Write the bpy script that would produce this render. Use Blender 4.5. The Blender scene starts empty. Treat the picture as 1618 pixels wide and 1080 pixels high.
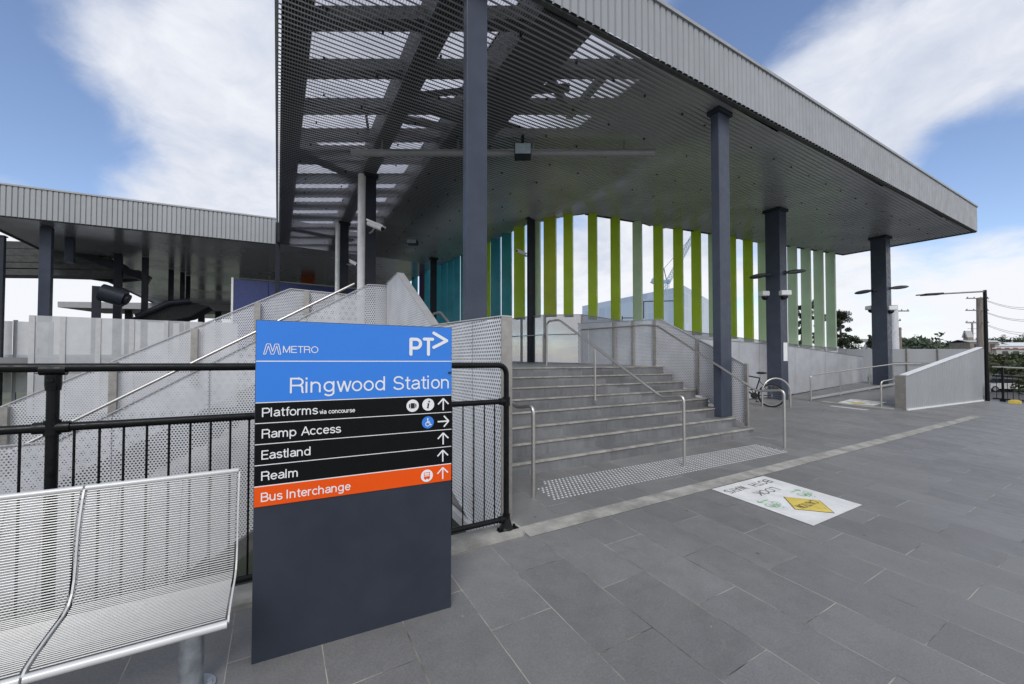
import bpy, bmesh, math, random
from mathutils import Vector, Matrix
random.seed(7)
R_ = math.radians
SC = bpy.context.scene
COL = SC.collection

# ------------------------------------------------------------------ camera, world, sun, exposure
YAW = R_(59.53)                      # world X runs along the kerb, Y towards the station, Z up
PITCH = R_(1.2)
FPX = 630.0                          # focal length in photo pixels (photo 1618 wide)
YC = 571 - FPX*math.tan(PITCH)
CAMZ = 1.7
cF = Vector((math.cos(YAW)*math.cos(PITCH), math.sin(YAW)*math.cos(PITCH), math.sin(PITCH)))
cR = Vector((math.sin(YAW), -math.cos(YAW), 0))
cU = cR.cross(cF)
CP = Vector((0, 0, CAMZ))
cam_data = bpy.data.cameras.new('camera')
cam = bpy.data.objects.new('camera', cam_data)
COL.objects.link(cam)
cam.matrix_world = Matrix(((cR.x, cU.x, -cF.x, 0), (cR.y, cU.y, -cF.y, 0), (cR.z, cU.z, -cF.z, CAMZ), (0, 0, 0, 1)))
cam_data.sensor_width = 36
cam_data.lens = FPX/1618*36
cam_data.shift_y = (YC-540)/1618
cam_data.clip_start = 0.05
cam_data.clip_end = 6000
SC.camera = cam
SC.view_settings.view_transform = 'Standard'
SC.view_settings.look = 'None'
SC.view_settings.exposure = 0.36
SC.view_settings.gamma = 1.0

def ray(x, y): return cF + cR*((x-809)/FPX) + cU*((YC-y)/FPX)
def at(x, y, D): return CP + ray(x, y)*D
def onu(x, y, u):
    d = ray(x, y); return CP + d*(u/d.x)
def onv(x, y, v):
    d = ray(x, y); return CP + d*(v/d.y)
def onz(x, y, z):
    d = ray(x, y); return CP + d*((z-CAMZ)/d.z)
SLOPE = 0.06
def ong(x, y):
    d = ray(x, y); return CP + d*(CAMZ/(SLOPE*d.y-d.z))
def gz(v): return SLOPE*v

SUN_EL, SUN_AZ = R_(44), R_(212)     # azimuth measured clockwise from +Y
sd = Vector((math.sin(SUN_AZ)*math.cos(SUN_EL), math.cos(SUN_AZ)*math.cos(SUN_EL), math.sin(SUN_EL)))
sun_data = bpy.data.lights.new('sun', 'SUN')
sun_data.energy = 1.25
sun_data.angle = R_(26)
sun_data.color = (1, .98, .955)
sun = bpy.data.objects.new('sun', sun_data)
COL.objects.link(sun)
sun.rotation_euler = sd.to_track_quat('Z', 'Y').to_euler()

class NT:
    """small node-graph builder"""
    def __init__(self, tree):
        self.t = tree; self.n = tree.nodes; self.l = tree.links
    def node(self, kind, **kw):
        nd = self.n.new(kind)
        for k, v in kw.items(): setattr(nd, k, v)
        return nd
    def put(self, sock, val):
        if isinstance(val, bpy.types.NodeSocket): self.l.new(val, sock)
        else: sock.default_value = val
    def math(self, op, a, b=None, c=None, clamp=False):
        nd = self.node('ShaderNodeMath', operation=op, use_clamp=clamp)
        self.put(nd.inputs[0], a)
        if b is not None: self.put(nd.inputs[1], b)
        if c is not None: self.put(nd.inputs[2], c)
        return nd.outputs[0]
    def vmath(self, op, a, b=None):
        nd = self.node('ShaderNodeVectorMath', operation=op)
        self.put(nd.inputs[0], a)
        if b is not None: self.put(nd.inputs[1], b)
        return nd.outputs['Value'] if op in ('DOT_PRODUCT', 'LENGTH') else nd.outputs[0]
    def mix(self, f, a, b):
        nd = self.node('ShaderNodeMix', data_type='RGBA')
        self.put(nd.inputs[0], f); self.put(nd.inputs[6], a); self.put(nd.inputs[7], b)
        return nd.outputs[2]
    def rng(self, v, a, b, c=0., d=1., smooth=True):
        nd = self.node('ShaderNodeMapRange', interpolation_type='SMOOTHSTEP' if smooth else 'LINEAR')
        for i, q in enumerate((v, a, b, c, d)): self.put(nd.inputs[i], q)
        return nd.outputs[0]
    def noise(self, vec, scale, detail=4, rough=.55, dist=0.):
        nd = self.node('ShaderNodeTexNoise')
        if vec is not None: self.put(nd.inputs['Vector'], vec)
        nd.inputs['Scale'].default_value = scale; nd.inputs['Detail'].default_value = detail
        nd.inputs['Roughness'].default_value = rough; nd.inputs['Distortion'].default_value = dist
        return nd.outputs['Fac']
    def xyz(self, vec):
        nd = self.node('ShaderNodeSeparateXYZ'); self.put(nd.inputs[0], vec); return nd.outputs
    def comb(self, x, y, z):
        nd = self.node('ShaderNodeCombineXYZ')
        for i, q in enumerate((x, y, z)): self.put(nd.inputs[i], q)
        return nd.outputs[0]

def rgb(c): return (c[0], c[1], c[2], 1.0)

# world: clear sky from the sky texture, broken cloud layer over it
W = bpy.data.worlds.new('World'); SC.world = W; W.use_nodes = True
g = NT(W.node_tree)
bg = [n for n in g.n if n.type == 'BACKGROUND'][0]
sky = g.node('ShaderNodeTexSky', sky_type='NISHITA')
sky.sun_disc = False; sky.sun_elevation = SUN_EL; sky.sun_rotation = SUN_AZ
sky.air_density = 1.0; sky.dust_density = 0.6; sky.ozone_density = 3.0
dirv = g.node('ShaderNodeTexCoord').outputs['Generated']
dx, dy, dz = g.xyz(dirv)
den = g.math('ADD', g.math('MAXIMUM', dz, 0.0), 0.22)
pl = g.comb(g.math('DIVIDE', dx, den), g.math('DIVIDE', dy, den), 0.0)
n1 = g.noise(pl, 1.15, 9, .56, .35)
n2 = g.noise(pl, 0.55, 3, .5)
cover = g.math('ADD', g.math('MULTIPLY', n1, .75), g.math('MULTIPLY', n2, .35))
def blob(px, py, rad, amt):
    c = ray(px, py).normalized()
    d = g.vmath('DOT_PRODUCT', dirv, tuple(c))
    return g.math('MULTIPLY', g.rng(d, math.cos(R_(rad)), 1.0), amt)
for px, py, rad, amt in ((20, 70, 17, -.25), (10, 230, 10, -.14), (120, 40, 6, .12), (250, 20, 9, .10), (310, 110, 12, .14), (330, 240, 14, .2), (1180, 40, 11, -.26), (1330, -30, 8, -.1),
                         (1400, 130, 15, .24), (1290, 170, 10, .16), (1600, 230, 8, -.40), (1610, 360, 7, -.22), (1600, 60, 7, .12),
                         (1420, 480, 6, -.22), (1560, 440, 6, .2), (1000, 450, 14, .3), (60, 460, 14, .3),
                         (1500, 540, 8, .1), (1350, 470, 7, .2), (400, 60, 9, .12)):
    cover = g.math('ADD', cover, blob(px, py, rad, amt))
cover = g.math('ADD', cover, g.math('MULTIPLY', g.rng(dy, .25, -.4), .35))
hor = g.rng(dz, 0.30, 0.02)
cover = g.math('ADD', cover, g.math('MULTIPLY', hor, .10))
mask = g.rng(g.math('ADD', cover, g.math('MULTIPLY', g.math('SUBTRACT', g.noise(pl, 4.5, 8, .62, .5), .5), .42)), .36, .74)
shade = g.math('ADD', g.math('MULTIPLY', g.noise(pl, 1.6, 6, .6, .4), .65), g.math('MULTIPLY', g.noise(pl, 5.5, 8, .65, .6), .35))
cl = g.mix(g.rng(g.math('ADD', shade, g.math('MULTIPLY', hor, .35)), .30, .70), rgb((4.6, 5.05, 6.1)), rgb((7.2, 7.35, 7.7)))
hs = g.node('ShaderNodeHueSaturation'); hs.inputs['Saturation'].default_value = 1.0; hs.inputs['Value'].default_value = 1.0
g.put(hs.inputs['Color'], sky.outputs[0])
skyc = g.vmath('MULTIPLY', hs.outputs[0], (1.55, 1.42, 1.42))
g.put(bg.inputs['Color'], g.mix(mask, skyc, cl))
bg.inputs['Strength'].default_value = 0.10

# ------------------------------------------------------------------ materials
MATS = {}
def newmat(name):
    m = bpy.data.materials.new(name); m.use_nodes = True
    g = NT(m.node_tree)
    b = [n for n in g.n if n.type == 'BSDF_PRINCIPLED'][0]
    MATS[name] = m
    return m, g, b
def pos(g): return g.node('ShaderNodeNewGeometry').outputs['Position']
def plain(name, col, rough=.5, metal=0., var=.12, scale=6., bump=0., bscale=60., coat=0., rvar=.12, streak=False):
    """paint, metal or stone with uneven tone and gloss"""
    m, g, b = newmat(name)
    P = pos(g)
    if streak:
        mp = g.node('ShaderNodeMapping'); g.put(mp.inputs[0], P); mp.inputs['Scale'].default_value = (1, 1, .12); P2 = mp.outputs[0]
    else: P2 = P
    n = g.noise(P2, scale, 6, .6)
    lo = tuple(c*(1-var) for c in col); hi = tuple(min(1, c*(1+var)) for c in col)
    g.put(b.inputs['Base Color'], g.mix(g.rng(n, .3, .7), rgb(lo), rgb(hi)))
    n2 = g.noise(P, scale*2.7, 4)
    g.put(b.inputs['Roughness'], g.rng(n2, .3, .7, max(.02, rough-rvar), min(1, rough+rvar)))
    b.inputs['Metallic'].default_value = metal
    if coat: b.inputs['Coat Weight'].default_value = coat
    if bump:
        bn = g.node('ShaderNodeBump'); bn.inputs['Strength'].default_value = bump; bn.inputs['Distance'].default_value = .01
        g.put(bn.inputs['Height'], g.noise(P, bscale, 5, .6)); g.put(b.inputs['Normal'], bn.outputs[0])
    return m
def perf(name, axis, col, pitch=.04, rad=.30, rough=.45, metal=.35, var=.08):
    """sheet metal drilled with staggered holes; axis: 0 along X, 1 along Y"""
    m, g, b = newmat(name)
    P = pos(g); s = g.xyz(P)
    a = g.math('DIVIDE', s[axis], pitch); r = g.math('DIVIDE', s[2], pitch*.866)
    row = g.math('FLOOR', r)
    a = g.math('ADD', a, g.math('MULTIPLY', g.math('MODULO', g.math('ABSOLUTE', row), 2.0), .5))
    fx = g.math('SUBTRACT', g.math('FRACT', a), .5)
    fz = g.math('MULTIPLY', g.math('SUBTRACT', g.math('FRACT', r), .5), .866)
    d = g.math('SQRT', g.math('ADD', g.math('MULTIPLY', fx, fx), g.math('MULTIPLY', fz, fz)))
    hole = g.math('LESS_THAN', d, rad)
    n = g.noise(P, 2.2, 5, .6)
    g.put(b.inputs['Base Color'], g.mix(g.rng(n, .3, .7), rgb([c*(1-var) for c in col]), rgb([c*(1+var) for c in col])))
    b.inputs['Roughness'].default_value = rough; b.inputs['Metallic'].default_value = metal
    g.put(b.inputs['Alpha'], g.math('SUBTRACT', 1.0, hole))
    return m

def stone(name, col, long_axis, joint=True):
    """bluestone pavers 0.86 x 0.434 with thin pale/dark joints, stains and gum spots"""
    m, g, b = newmat(name)
    P = pos(g); s = g.xyz(P)
    wob = g.math('MULTIPLY', g.math('SUBTRACT', g.noise(P, 3.0, 2), .5), .012)
    vec = g.comb(g.math('ADD', g.math('SUBTRACT', s[1], .81), wob), g.math('ADD', g.math('SUBTRACT', s[0], .228), wob), 0.0)
    bk = g.node('ShaderNodeTexBrick'); g.put(bk.inputs['Vector'], vec)
    bk.offset = .5; bk.offset_frequency = 2
    bk.inputs['Scale'].default_value = 1.0; bk.inputs['Brick Width'].default_value = .86; bk.inputs['Row Height'].default_value = .434
    bk.inputs['Mortar Size'].default_value = .0034; bk.inputs['Mortar Smooth'].default_value = .4; bk.inputs['Bias'].default_value = 0
    bk.inputs['Color1'].default_value = rgb([c*.90 for c in col]); bk.inputs['Color2'].default_value = rgb([c*1.09 for c in col])
    mo = g.mix(g.rng(g.noise(P, 2.6, 5, .7), .30, .58), rgb((.10, .098, .092)), rgb((.42, .39, .33)))
    big = g.noise(P, .8, 6, .62); med = g.noise(P, 6., 6, .65); fine = g.noise(P, 90., 3, .6)
    tone = g.math('MULTIPLY', g.math('MULTIPLY', g.rng(big, .28, .72, .90, 1.1), g.rng(med, .25, .75, .94, 1.06)), g.rng(fine, .25, .75, .88, 1.12))
    c1 = g.vmath('SCALE', bk.outputs['Color']); nd = c1.node; g.put(nd.inputs['Scale'], tone)
    jf = g.math('MULTIPLY', bk.outputs['Fac'], g.rng(g.noise(P, 1.3, 3), .30, .58, .40, 1.0))
    c2 = g.mix(jf, c1, mo)
    vo = g.node('ShaderNodeTexVoronoi'); g.put(vo.inputs['Vector'], P); vo.inputs['Scale'].default_value = 2.3
    spot = g.math('LESS_THAN', vo.outputs['Distance'], .035)
    stn = g.rng(g.noise(P, .55, 7, .68, .8), .56, .70)
    scuff = g.rng(g.noise(P, 3.4, 7, .75, 1.5), .60, .72)
    c2 = g.mix(g.math('MULTIPLY', stn, .22), c2, rgb((.10, .098, .094)))
    c2 = g.mix(g.math('MULTIPLY', scuff, .16), c2, rgb((.40, .39, .37)))
    spk = g.node('ShaderNodeTexVoronoi'); g.put(spk.inputs['Vector'], P); spk.inputs['Scale'].default_value = 7.0
    c2 = g.mix(g.math('MULTIPLY', g.math('LESS_THAN', spk.outputs['Distance'], .045), g.math('MULTIPLY', g.rng(g.noise(P, 1.0, 2), .52, .6), .5)), c2, rgb((.42, .41, .38)))
    c3 = g.mix(g.math('MULTIPLY', spot, .6), c2, rgb((.05, .049, .047)))
    g.put(b.inputs['Base Color'], c3)
    g.put(b.inputs['Roughness'], g.rng(med, .3, .7, .42, .62))
    b.inputs['Specular IOR Level'].default_value = .35
    bn = g.node('ShaderNodeBump'); bn.inputs['Strength'].default_value = .35; bn.inputs['Distance'].default_value = .006
    hgt = g.math('SUBTRACT', g.math('ADD', g.math('MULTIPLY', fine, .35), g.math('MULTIPLY', med, .5)), g.math('MULTIPLY', bk.outputs['Fac'], .8))
    g.put(bn.inputs['Height'], hgt); g.put(b.inputs['Normal'], bn.outputs[0])
    return m
stone('paving', (.192, .190, .189), 1)

def riser_stone():
    m, g, b = newmat('step_stone')
    P = pos(g); s = g.xyz(P)
    step = g.math('FLOOR', g.math('MULTIPLY', s[2], 6.0))
    bk = g.node('ShaderNodeTexBrick'); g.put(bk.inputs['Vector'], g.comb(g.math('ADD', s[0], g.math('MULTIPLY', step, .37)), g.math('ADD', 32.5, g.math('MULTIPLY', s[2], .001)), 0))
    bk.inputs['Scale'].default_value = 1; bk.inputs['Brick Width'].default_value = .9; bk.inputs['Row Height'].default_value = 5
    bk.inputs['Mortar Size'].default_value = .004; bk.inputs['Color1'].default_value = rgb((.145, .146, .150)); bk.inputs['Color2'].default_value = rgb((.205, .207, .212))
    bk.inputs['Mortar'].default_value = rgb((.10, .10, .10))
    mp = g.node('ShaderNodeMapping'); g.put(mp.inputs[0], P); mp.inputs['Scale'].default_value = (1, 1, .25)
    st = g.noise(mp.outputs[0], 9., 6, .7); big = g.noise(P, 1.1, 5, .6)
    tone = g.math('MULTIPLY', g.rng(st, .25, .75, .86, 1.14), g.rng(big, .3, .7, .86, 1.14))
    c1 = g.vmath('SCALE', bk.outputs['Color']); g.put(c1.node.inputs['Scale'], tone)
    g.put(b.inputs['Base Color'], c1); b.inputs['Roughness'].default_value = .6
    bn = g.node('ShaderNodeBump'); bn.inputs['Strength'].default_value = .3; bn.inputs['Distance'].default_value = .005
    g.put(bn.inputs['Height'], g.noise(P, 80., 4)); g.put(b.inputs['Normal'], bn.outputs[0])
riser_stone()
plain('nosing', (.34, .325, .29), .7, var=.3, scale=5, bump=.3)
plain('kerb', (.335, .325, .30), .75, var=.28, scale=4, bump=.5, bscale=40)
plain('concrete', (.36, .35, .33), .8, var=.2, scale=2, bump=.4, bscale=30)
plain('dark_concrete', (.12, .12, .12), .8, var=.3, scale=2)
plain('floor', (.20, .20, .205), .5, var=.15, scale=2)
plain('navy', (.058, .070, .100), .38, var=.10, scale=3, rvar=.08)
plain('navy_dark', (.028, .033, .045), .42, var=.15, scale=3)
plain('white_metal', (.88, .88, .88), .42, .15, var=.05)
plain('fascia', (.345, .36, .375), .5, .15, var=.05, scale=1.2, streak=True)
plain('trim', (.36, .37, .38), .45, .3, var=.06)
plain('cap', (.58, .58, .59), .4, .4, var=.06)
plain('beam', (.055, .057, .06), .55, .2, var=.1)
plain('interior', (.075, .075, .075), .8, var=.2)
plain('steel', (.60, .58, .55), .36, .9, var=.04, scale=5, rvar=.03)
plain('steel_dull', (.43, .41, .38), .42, .8, var=.10, scale=8)
plain('galv', (.40, .43, .46), .45, .8, var=.25, scale=9)
plain('bench_metal', (.38, .38, .375), .38, .55, var=.02, scale=10, rvar=.02)
plain('black', (.005, .0055, .006), .34, var=.3, scale=10, bump=.06, bscale=25)
plain('rubber', (.012, .012, .012), .7)
plain('sign_blue', (.048, .235, .77), .30, rvar=.03, var=.02, scale=2)
plain('sign_black', (.004, .0043, .0045), .28, rvar=.03, var=.02)
plain('sign_orange', (.86, .095, .006), .35, rvar=.03, var=.02)
plain('sign_charcoal', (.033, .040, .056), .42, var=.10, scale=3)
plain('sign_edge', (.06, .068, .085), .4)
plain('sign_white', (.86, .87, .88), .4, var=.02)
plain('icon_black', (.012, .012, .012), .5)
plain('lime', (.49, .68, .03), .5, var=.10, scale=.8)
plain('olive', (.42, .50, .03), .5, var=.15, scale=.8)
plain('pale_green', (.60, .76, .52), .5, var=.08, scale=.8)
plain('teal', (.035, .31, .39), .45, var=.12, scale=.8)
plain('purple', (.035, .018, .055), .5)
plain('mat_white', (.72, .72, .71), .65, var=.10, scale=5)
plain('mat_yellow', (.72, .55, .11), .6, var=.12, scale=9)
plain('mat_black', (.05, .05, .05), .7)
plain('mat_green', (.22, .48, .24), .7, var=.2, scale=20)
plain('box_blue', (.035, .052, .18), .35, var=.12)
plain('wall_panel', (.42, .42, .41), .5, var=.1)
plain('orange_panel', (.55, .12, .03), .5)
plain('bench_rail', (.66, .66, .655), .36, .15, var=.03, rvar=.03)
plain('lamp_grey', (.055, .06, .066), .4)
plain('lamp_glass', (.50, .60, .66), .15)
plain('dark_glass', (.02, .02, .025), .08)
plain('red', (.45, .04, .03), .3, coat=.5)
plain('car_white', (.75, .75, .75), .25, coat=.5)
plain('car_red', (.40, .03, .025), .25, coat=.5)
plain('brass', (.55, .45, .2), .4, .5)
plain('bark', (.10, .08, .065), .9, var=.3, bump=.6)
plain('pole_wood', (.23, .20, .175), .9, var=.25, streak=True)
plain('far_white', (.62, .63, .65), .6)
plain('asphalt', (.07, .07, .072), .85, var=.2)
plain('crane_paint', (.25, .36, .48), .5)
plain('hill_green', (.075, .095, .055), .95, var=.5, scale=.03)
plain('grass_far', (.10, .11, .07), .95, var=.4, scale=.05)
plain('roof_red', (.30, .14, .10), .8)
for nm in ('sign_blue', 'sign_black', 'sign_orange', 'sign_charcoal', 'black', 'navy', 'navy_dark'):
    [n for n in MATS[nm].node_tree.nodes if n.type == 'BSDF_PRINCIPLED'][0].inputs['Specular IOR Level'].default_value = .25
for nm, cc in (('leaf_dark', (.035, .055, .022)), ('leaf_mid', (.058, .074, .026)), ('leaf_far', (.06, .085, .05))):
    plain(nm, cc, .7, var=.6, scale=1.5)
perf('perf_x', 0, (.66, .67, .70), .042, .275, metal=.15)
perf('perf_y', 1, (.78, .79, .82), .042, .285, metal=.15)
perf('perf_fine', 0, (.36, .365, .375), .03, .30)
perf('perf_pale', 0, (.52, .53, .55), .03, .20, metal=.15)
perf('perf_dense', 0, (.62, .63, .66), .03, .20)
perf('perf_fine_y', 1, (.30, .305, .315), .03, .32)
perf('perf_far', 0, (.54, .55, .56), .09, .26)

def soffit_mat(name, grad):
    m, g, b = newmat(name)
    P = pos(g); s = g.xyz(P)
    if grad:
        p = .042
        fv = g.math('FRACT', g.math('DIVIDE', g.math('SUBTRACT', s[1], 4.25-.03), .10))
        a = g.math('DIVIDE', s[0], p)
        fx = g.math('ABSOLUTE', g.math('SUBTRACT', g.math('FRACT', a), .5))
        fy = g.math('ABSOLUTE', g.math('SUBTRACT', fv, .5))
        rad = g.rng(s[0], 3.9, 7.8, .43, .10)
        hole = g.math('MULTIPLY', g.math('LESS_THAN', fx, rad), g.math('LESS_THAN', fy, g.math('MULTIPLY', rad, .60)))
        g.put(b.inputs['Alpha'], g.math('SUBTRACT', 1.0, hole))
    n = g.noise(P, .7, 4)
    g.put(b.inputs['Base Color'], g.mix(g.rng(n, .3, .7), rgb((.50, .505, .515)), rgb((.57, .575, .585))))
    b.inputs['Roughness'].default_value = .30; b.inputs['Metallic'].default_value = .55
    bn = g.node('ShaderNodeBump'); bn.inputs['Strength'].default_value = .8; bn.inputs['Distance'].default_value = .22
    mp = g.node('ShaderNodeMapping'); g.put(mp.inputs[0], P); mp.inputs['Scale'].default_value = (.55, 1.1, 1)
    g.put(bn.inputs['Height'], g.noise(mp.outputs[0], .55, 1)); g.put(b.inputs['Normal'], bn.outputs[0])
soffit_mat('soffit_perf', True)
soffit_mat('soffit_solid', False)
def gloss_soffit():
    m, g, b = newmat('soffit_gloss')
    P = pos(g)
    b.inputs['Base Color'].default_value = rgb((.46, .465, .48)); b.inputs['Metallic'].default_value = .6
    g.put(b.inputs['Roughness'], g.rng(g.noise(P, .4, 3), .3, .7, .14, .30))
gloss_soffit()
def translucent():
    m, g, b = newmat('roof_light')
    out = [n for n in g.n if n.type == 'OUTPUT_MATERIAL'][0]
    t = g.node('ShaderNodeBsdfTranslucent'); g.put(t.inputs[0], g.mix(g.rng(g.noise(pos(g), 1.2, 4), .3, .7), rgb((.68, .675, .70)), rgb((.82, .81, .83))))
    tr = g.node('ShaderNodeBsdfTransparent'); tr.inputs[0].default_value = rgb((.78, .78, .80))
    mx = g.node('ShaderNodeMixShader'); mx.inputs[0].default_value = .45
    g.l.new(t.outputs[0], mx.inputs[1]); g.l.new(tr.outputs[0], mx.inputs[2]); g.l.new(mx.outputs[0], out.inputs[0])
translucent()
def glass_tower():
    m, g, b = newmat('hazy_tower_glass')
    P = pos(g); s = g.xyz(P)
    h = g.math('ADD', g.math('MULTIPLY', s[0], .86), g.math('MULTIPLY', s[1], -.5))
    ln = g.math('LESS_THAN', g.math('FRACT', g.math('DIVIDE', h, 1.5)), .12)
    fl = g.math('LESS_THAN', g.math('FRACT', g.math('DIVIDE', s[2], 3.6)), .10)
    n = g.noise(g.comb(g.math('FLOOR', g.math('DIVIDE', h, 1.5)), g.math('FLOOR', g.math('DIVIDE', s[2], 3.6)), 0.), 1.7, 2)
    c = g.mix(g.rng(n, .3, .7), rgb((.32, .40, .52)), rgb((.43, .51, .63)))  # blue glass panes paled with distance haze put into the colour
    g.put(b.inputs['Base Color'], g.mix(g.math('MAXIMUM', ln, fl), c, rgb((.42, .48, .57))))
    b.inputs['Roughness'].default_value = .2; b.inputs['Metallic'].default_value = .25
glass_tower()

# ------------------------------------------------------------------ mesh helpers
class MB:
    def __init__(self): self.v = []; self.f = []; self.mi = []; self.m = 0
    def _add(self, vs, fs):
        o = len(self.v); self.v += [tuple(q) for q in vs]
        self.f += [tuple(i+o for i in f) for f in fs]; self.mi += [self.m]*len(fs)
    def quad(self, a, b, c, d): self._add((a, b, c, d), ((0, 1, 2, 3),))
    def poly(self, pts): self._add(pts, (tuple(range(len(pts))),))
    def box(self, x0, x1, y0, y1, z0, z1):
        self.obox(Vector(((x0+x1)/2, (y0+y1)/2, (z0+z1)/2)), (Vector((1, 0, 0)), Vector((0, 1, 0)), Vector((0, 0, 1))), (abs(x1-x0)/2, abs(y1-y0)/2, abs(z1-z0)/2))
    def obox(self, c, ax, h):
        vs = []
        for k in (-1, 1):
            for j in (-1, 1):
                for i in (-1, 1): vs.append(c + ax[0]*(i*h[0]) + ax[1]*(j*h[1]) + ax[2]*(k*h[2]))
        self._add(vs, ((0, 2, 3, 1), (4, 5, 7, 6), (0, 1, 5, 4), (2, 6, 7, 3), (0, 4, 6, 2), (1, 3, 7, 5)))
    def beam(self, a, b, w, h, up=Vector((0, 0, 1))):
        """rectangular bar from a to b, w wide sideways, h deep along up"""
        a = Vector(a); b = Vector(b); d = (b-a); L = d.length; d /= L
        s = d.cross(up)
        if s.length < 1e-4: s = d.cross(Vector((1, 0, 0)))
        s.normalize(); u = s.cross(d)
        self.obox((a+b)/2, (d, s, u), (L/2, w/2, h/2))
    def prism(self, pts, ext):
        """closed polygon pts pushed along ext"""
        n = len(pts); e = Vector(ext); p = [Vector(q) for q in pts]
        self._add(p + [q+e for q in p], [tuple(range(n)), tuple(range(2*n-1, n-1, -1))] + [(i, i+n, (i+1) % n+n, (i+1) % n) for i in range(n)])
    def tube(self, path, r, n=10, cap=True, closed=False):
        P = [Vector(q) for q in path]; m = len(P); rings = []
        rr = r if isinstance(r, (list, tuple)) else [r]*m
        up = None
        for i in range(m):
            if closed: t = (P[(i+1) % m]-P[i-1]).normalized()
            else: t = (P[min(i+1, m-1)]-P[max(i-1, 0)]).normalized()
            if up is None:
                up = t.cross(Vector((0, 0, 1)))
                if up.length < 1e-3: up = t.cross(Vector((1, 0, 0)))
            up = (up - t*up.dot(t)).normalized(); w = t.cross(up)
            rings.append([P[i] + (up*math.cos(2*math.pi*k/n) + w*math.sin(2*math.pi*k/n))*rr[i] for k in range(n)])
        vs = [q for r_ in rings for q in r_]
        fs = []
        for i in range(m if closed else m-1):
            j = (i+1) % m
            for k in range(n): fs.append((i*n+k, i*n+(k+1) % n, j*n+(k+1) % n, j*n+k))
        if cap and not closed: fs.append(tuple(range(n-1, -1, -1))); fs.append(tuple((m-1)*n+k for k in range(n)))
        self._add(vs, fs)
    def ball(self, c, rx, ry, rz, n=10, m=6, ax=None):
        c = Vector(c); vs = []; fs = []
        A = ax or (Vector((1, 0, 0)), Vector((0, 1, 0)), Vector((0, 0, 1)))
        for i in range(m+1):
            th = math.pi*i/m
            for k in range(n):
                ph = 2*math.pi*k/n
                vs.append(c + A[0]*(rx*math.sin(th)*math.cos(ph)) + A[1]*(ry*math.sin(th)*math.sin(ph)) + A[2]*(rz*math.cos(th)))
        for i in range(m):
            for k in range(n): fs.append((i*n+k, (i+1)*n+k, (i+1)*n+(k+1) % n, i*n+(k+1) % n))
        self._add(vs, fs)
    def build(self, name, mat, parent=None, smooth=False, bevel=0., label=None, kind=None):
        me = bpy.data.meshes.new(name); me.from_pydata(self.v, [], self.f)
        mats = mat if isinstance(mat, (list, tuple)) else [mat]
        for q in mats: me.materials.append(MATS[q])
        if len(mats) > 1: me.polygons.foreach_set('material_index', self.mi)
        bm = bmesh.new(); bm.from_mesh(me)
        bmesh.ops.recalc_face_normals(bm, faces=bm.faces)
        bm.to_mesh(me); bm.free()
        if smooth: me.polygons.foreach_set('use_smooth', [True]*len(me.polygons))
        me.update()
        o = bpy.data.objects.new(name, me); COL.objects.link(o)
        if smooth:
            ok = o.modifiers.new('edges', 'EDGE_SPLIT'); ok.split_angle = R_(42)
        if bevel:
            bv = o.modifiers.new('bevel', 'BEVEL'); bv.width = bevel; bv.segments = 2; bv.limit_method = 'ANGLE'; bv.angle_limit = R_(50)
        if parent:
            o.parent = parent; o.matrix_parent_inverse = Matrix.Translation(-parent.location) @ Matrix.Identity(4) if parent.type == 'EMPTY' else Matrix.Identity(4)
        if label: o['label'] = label
        if kind: o['kind'] = kind
        return o
def thing(name, label, cat, loc=(0, 0, 0), group=None):
    o = bpy.data.objects.new(name, None); COL.objects.link(o)
    o.location = loc; o.empty_display_size = .2
    o['label'] = label; o['category'] = cat
    if group: o['group'] = group
    return o
def tag(o, label, cat, group=None):
    o['label'] = label; o['category'] = cat
    if group: o['group'] = group
    return o
def structure(name, mb, mat):
    o = mb.build(name, mat); o['kind'] = 'structure'; return o
def bend(path, r=.08, k=6):
    """round the corners of a polyline"""
    P = [Vector(p) for p in path]; out = [P[0]]
    for i in range(1, len(P)-1):
        a = (P[i-1]-P[i]); b = (P[i+1]-P[i]); q = min(r, a.length*.45, b.length*.45)
        p0 = P[i]+a.normalized()*q; p2 = P[i]+b.normalized()*q
        for j in range(k+1):
            t = j/k; out.append(p0*(1-t)**2 + P[i]*(2*t*(1-t)) + p2*t*t)
    out.append(P[-1]); return out

# ------------------------------------------------------------------ ground, plaza, kerbs
mb = MB()
mb.box(-1500, 1500, -1500, 1500, -4.3, -4.0)
structure('ground', mb, 'grass_far')
mb = MB()
def gp(x, y, dz=0.): return Vector((x, y, gz(y)+dz))
mb.prism([gp(*q) for q in ((-14, -14), (23.6, -14), (23.6, 3.86), (23.6, 9.4), (1.9, 9.4), (1.9, 3.03), (-14, 3.03))], (0, 0, -.4))
structure('plaza_paving', mb, 'paving')
mb = MB()
for a, b_ in ((1.905, 4.38), (4.385, 7.0), (7.005, 10.2), (10.205, 13.4), (13.405, 16.6)):
    mb.prism([gp(a, 2.93, .004), gp(b_, 2.93, .004), gp(b_, 3.12, .004), gp(a, 3.12, .004)], (0, 0, .004))
structure('kerb_strip', mb, 'kerb')
mb = MB()
mb.prism([gp(-14, 2.965, .0), gp(1.86, 2.975, .0), gp(1.90, 3.0, 0), gp(1.90, 3.2, 0), gp(-14, 3.2, 0)], (0, 0, .035))
structure('kerb', mb, 'kerb')
mb = MB(); mb.box(-14, 1.84, 3.04, 3.19, -4, .18)
tag(mb.build('retaining_wall', 'dark_concrete'), 'dark concrete retaining wall below the black pipe fence', 'wall')
mb = MB()
p1, p2 = Vector((7.94, 4.246, gz(4.246))), Vector((8.1, 3.52, gz(3.52)))
d = (p2-p1).normalized(); s = Vector((d.y, -d.x, 0))*.022
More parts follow.
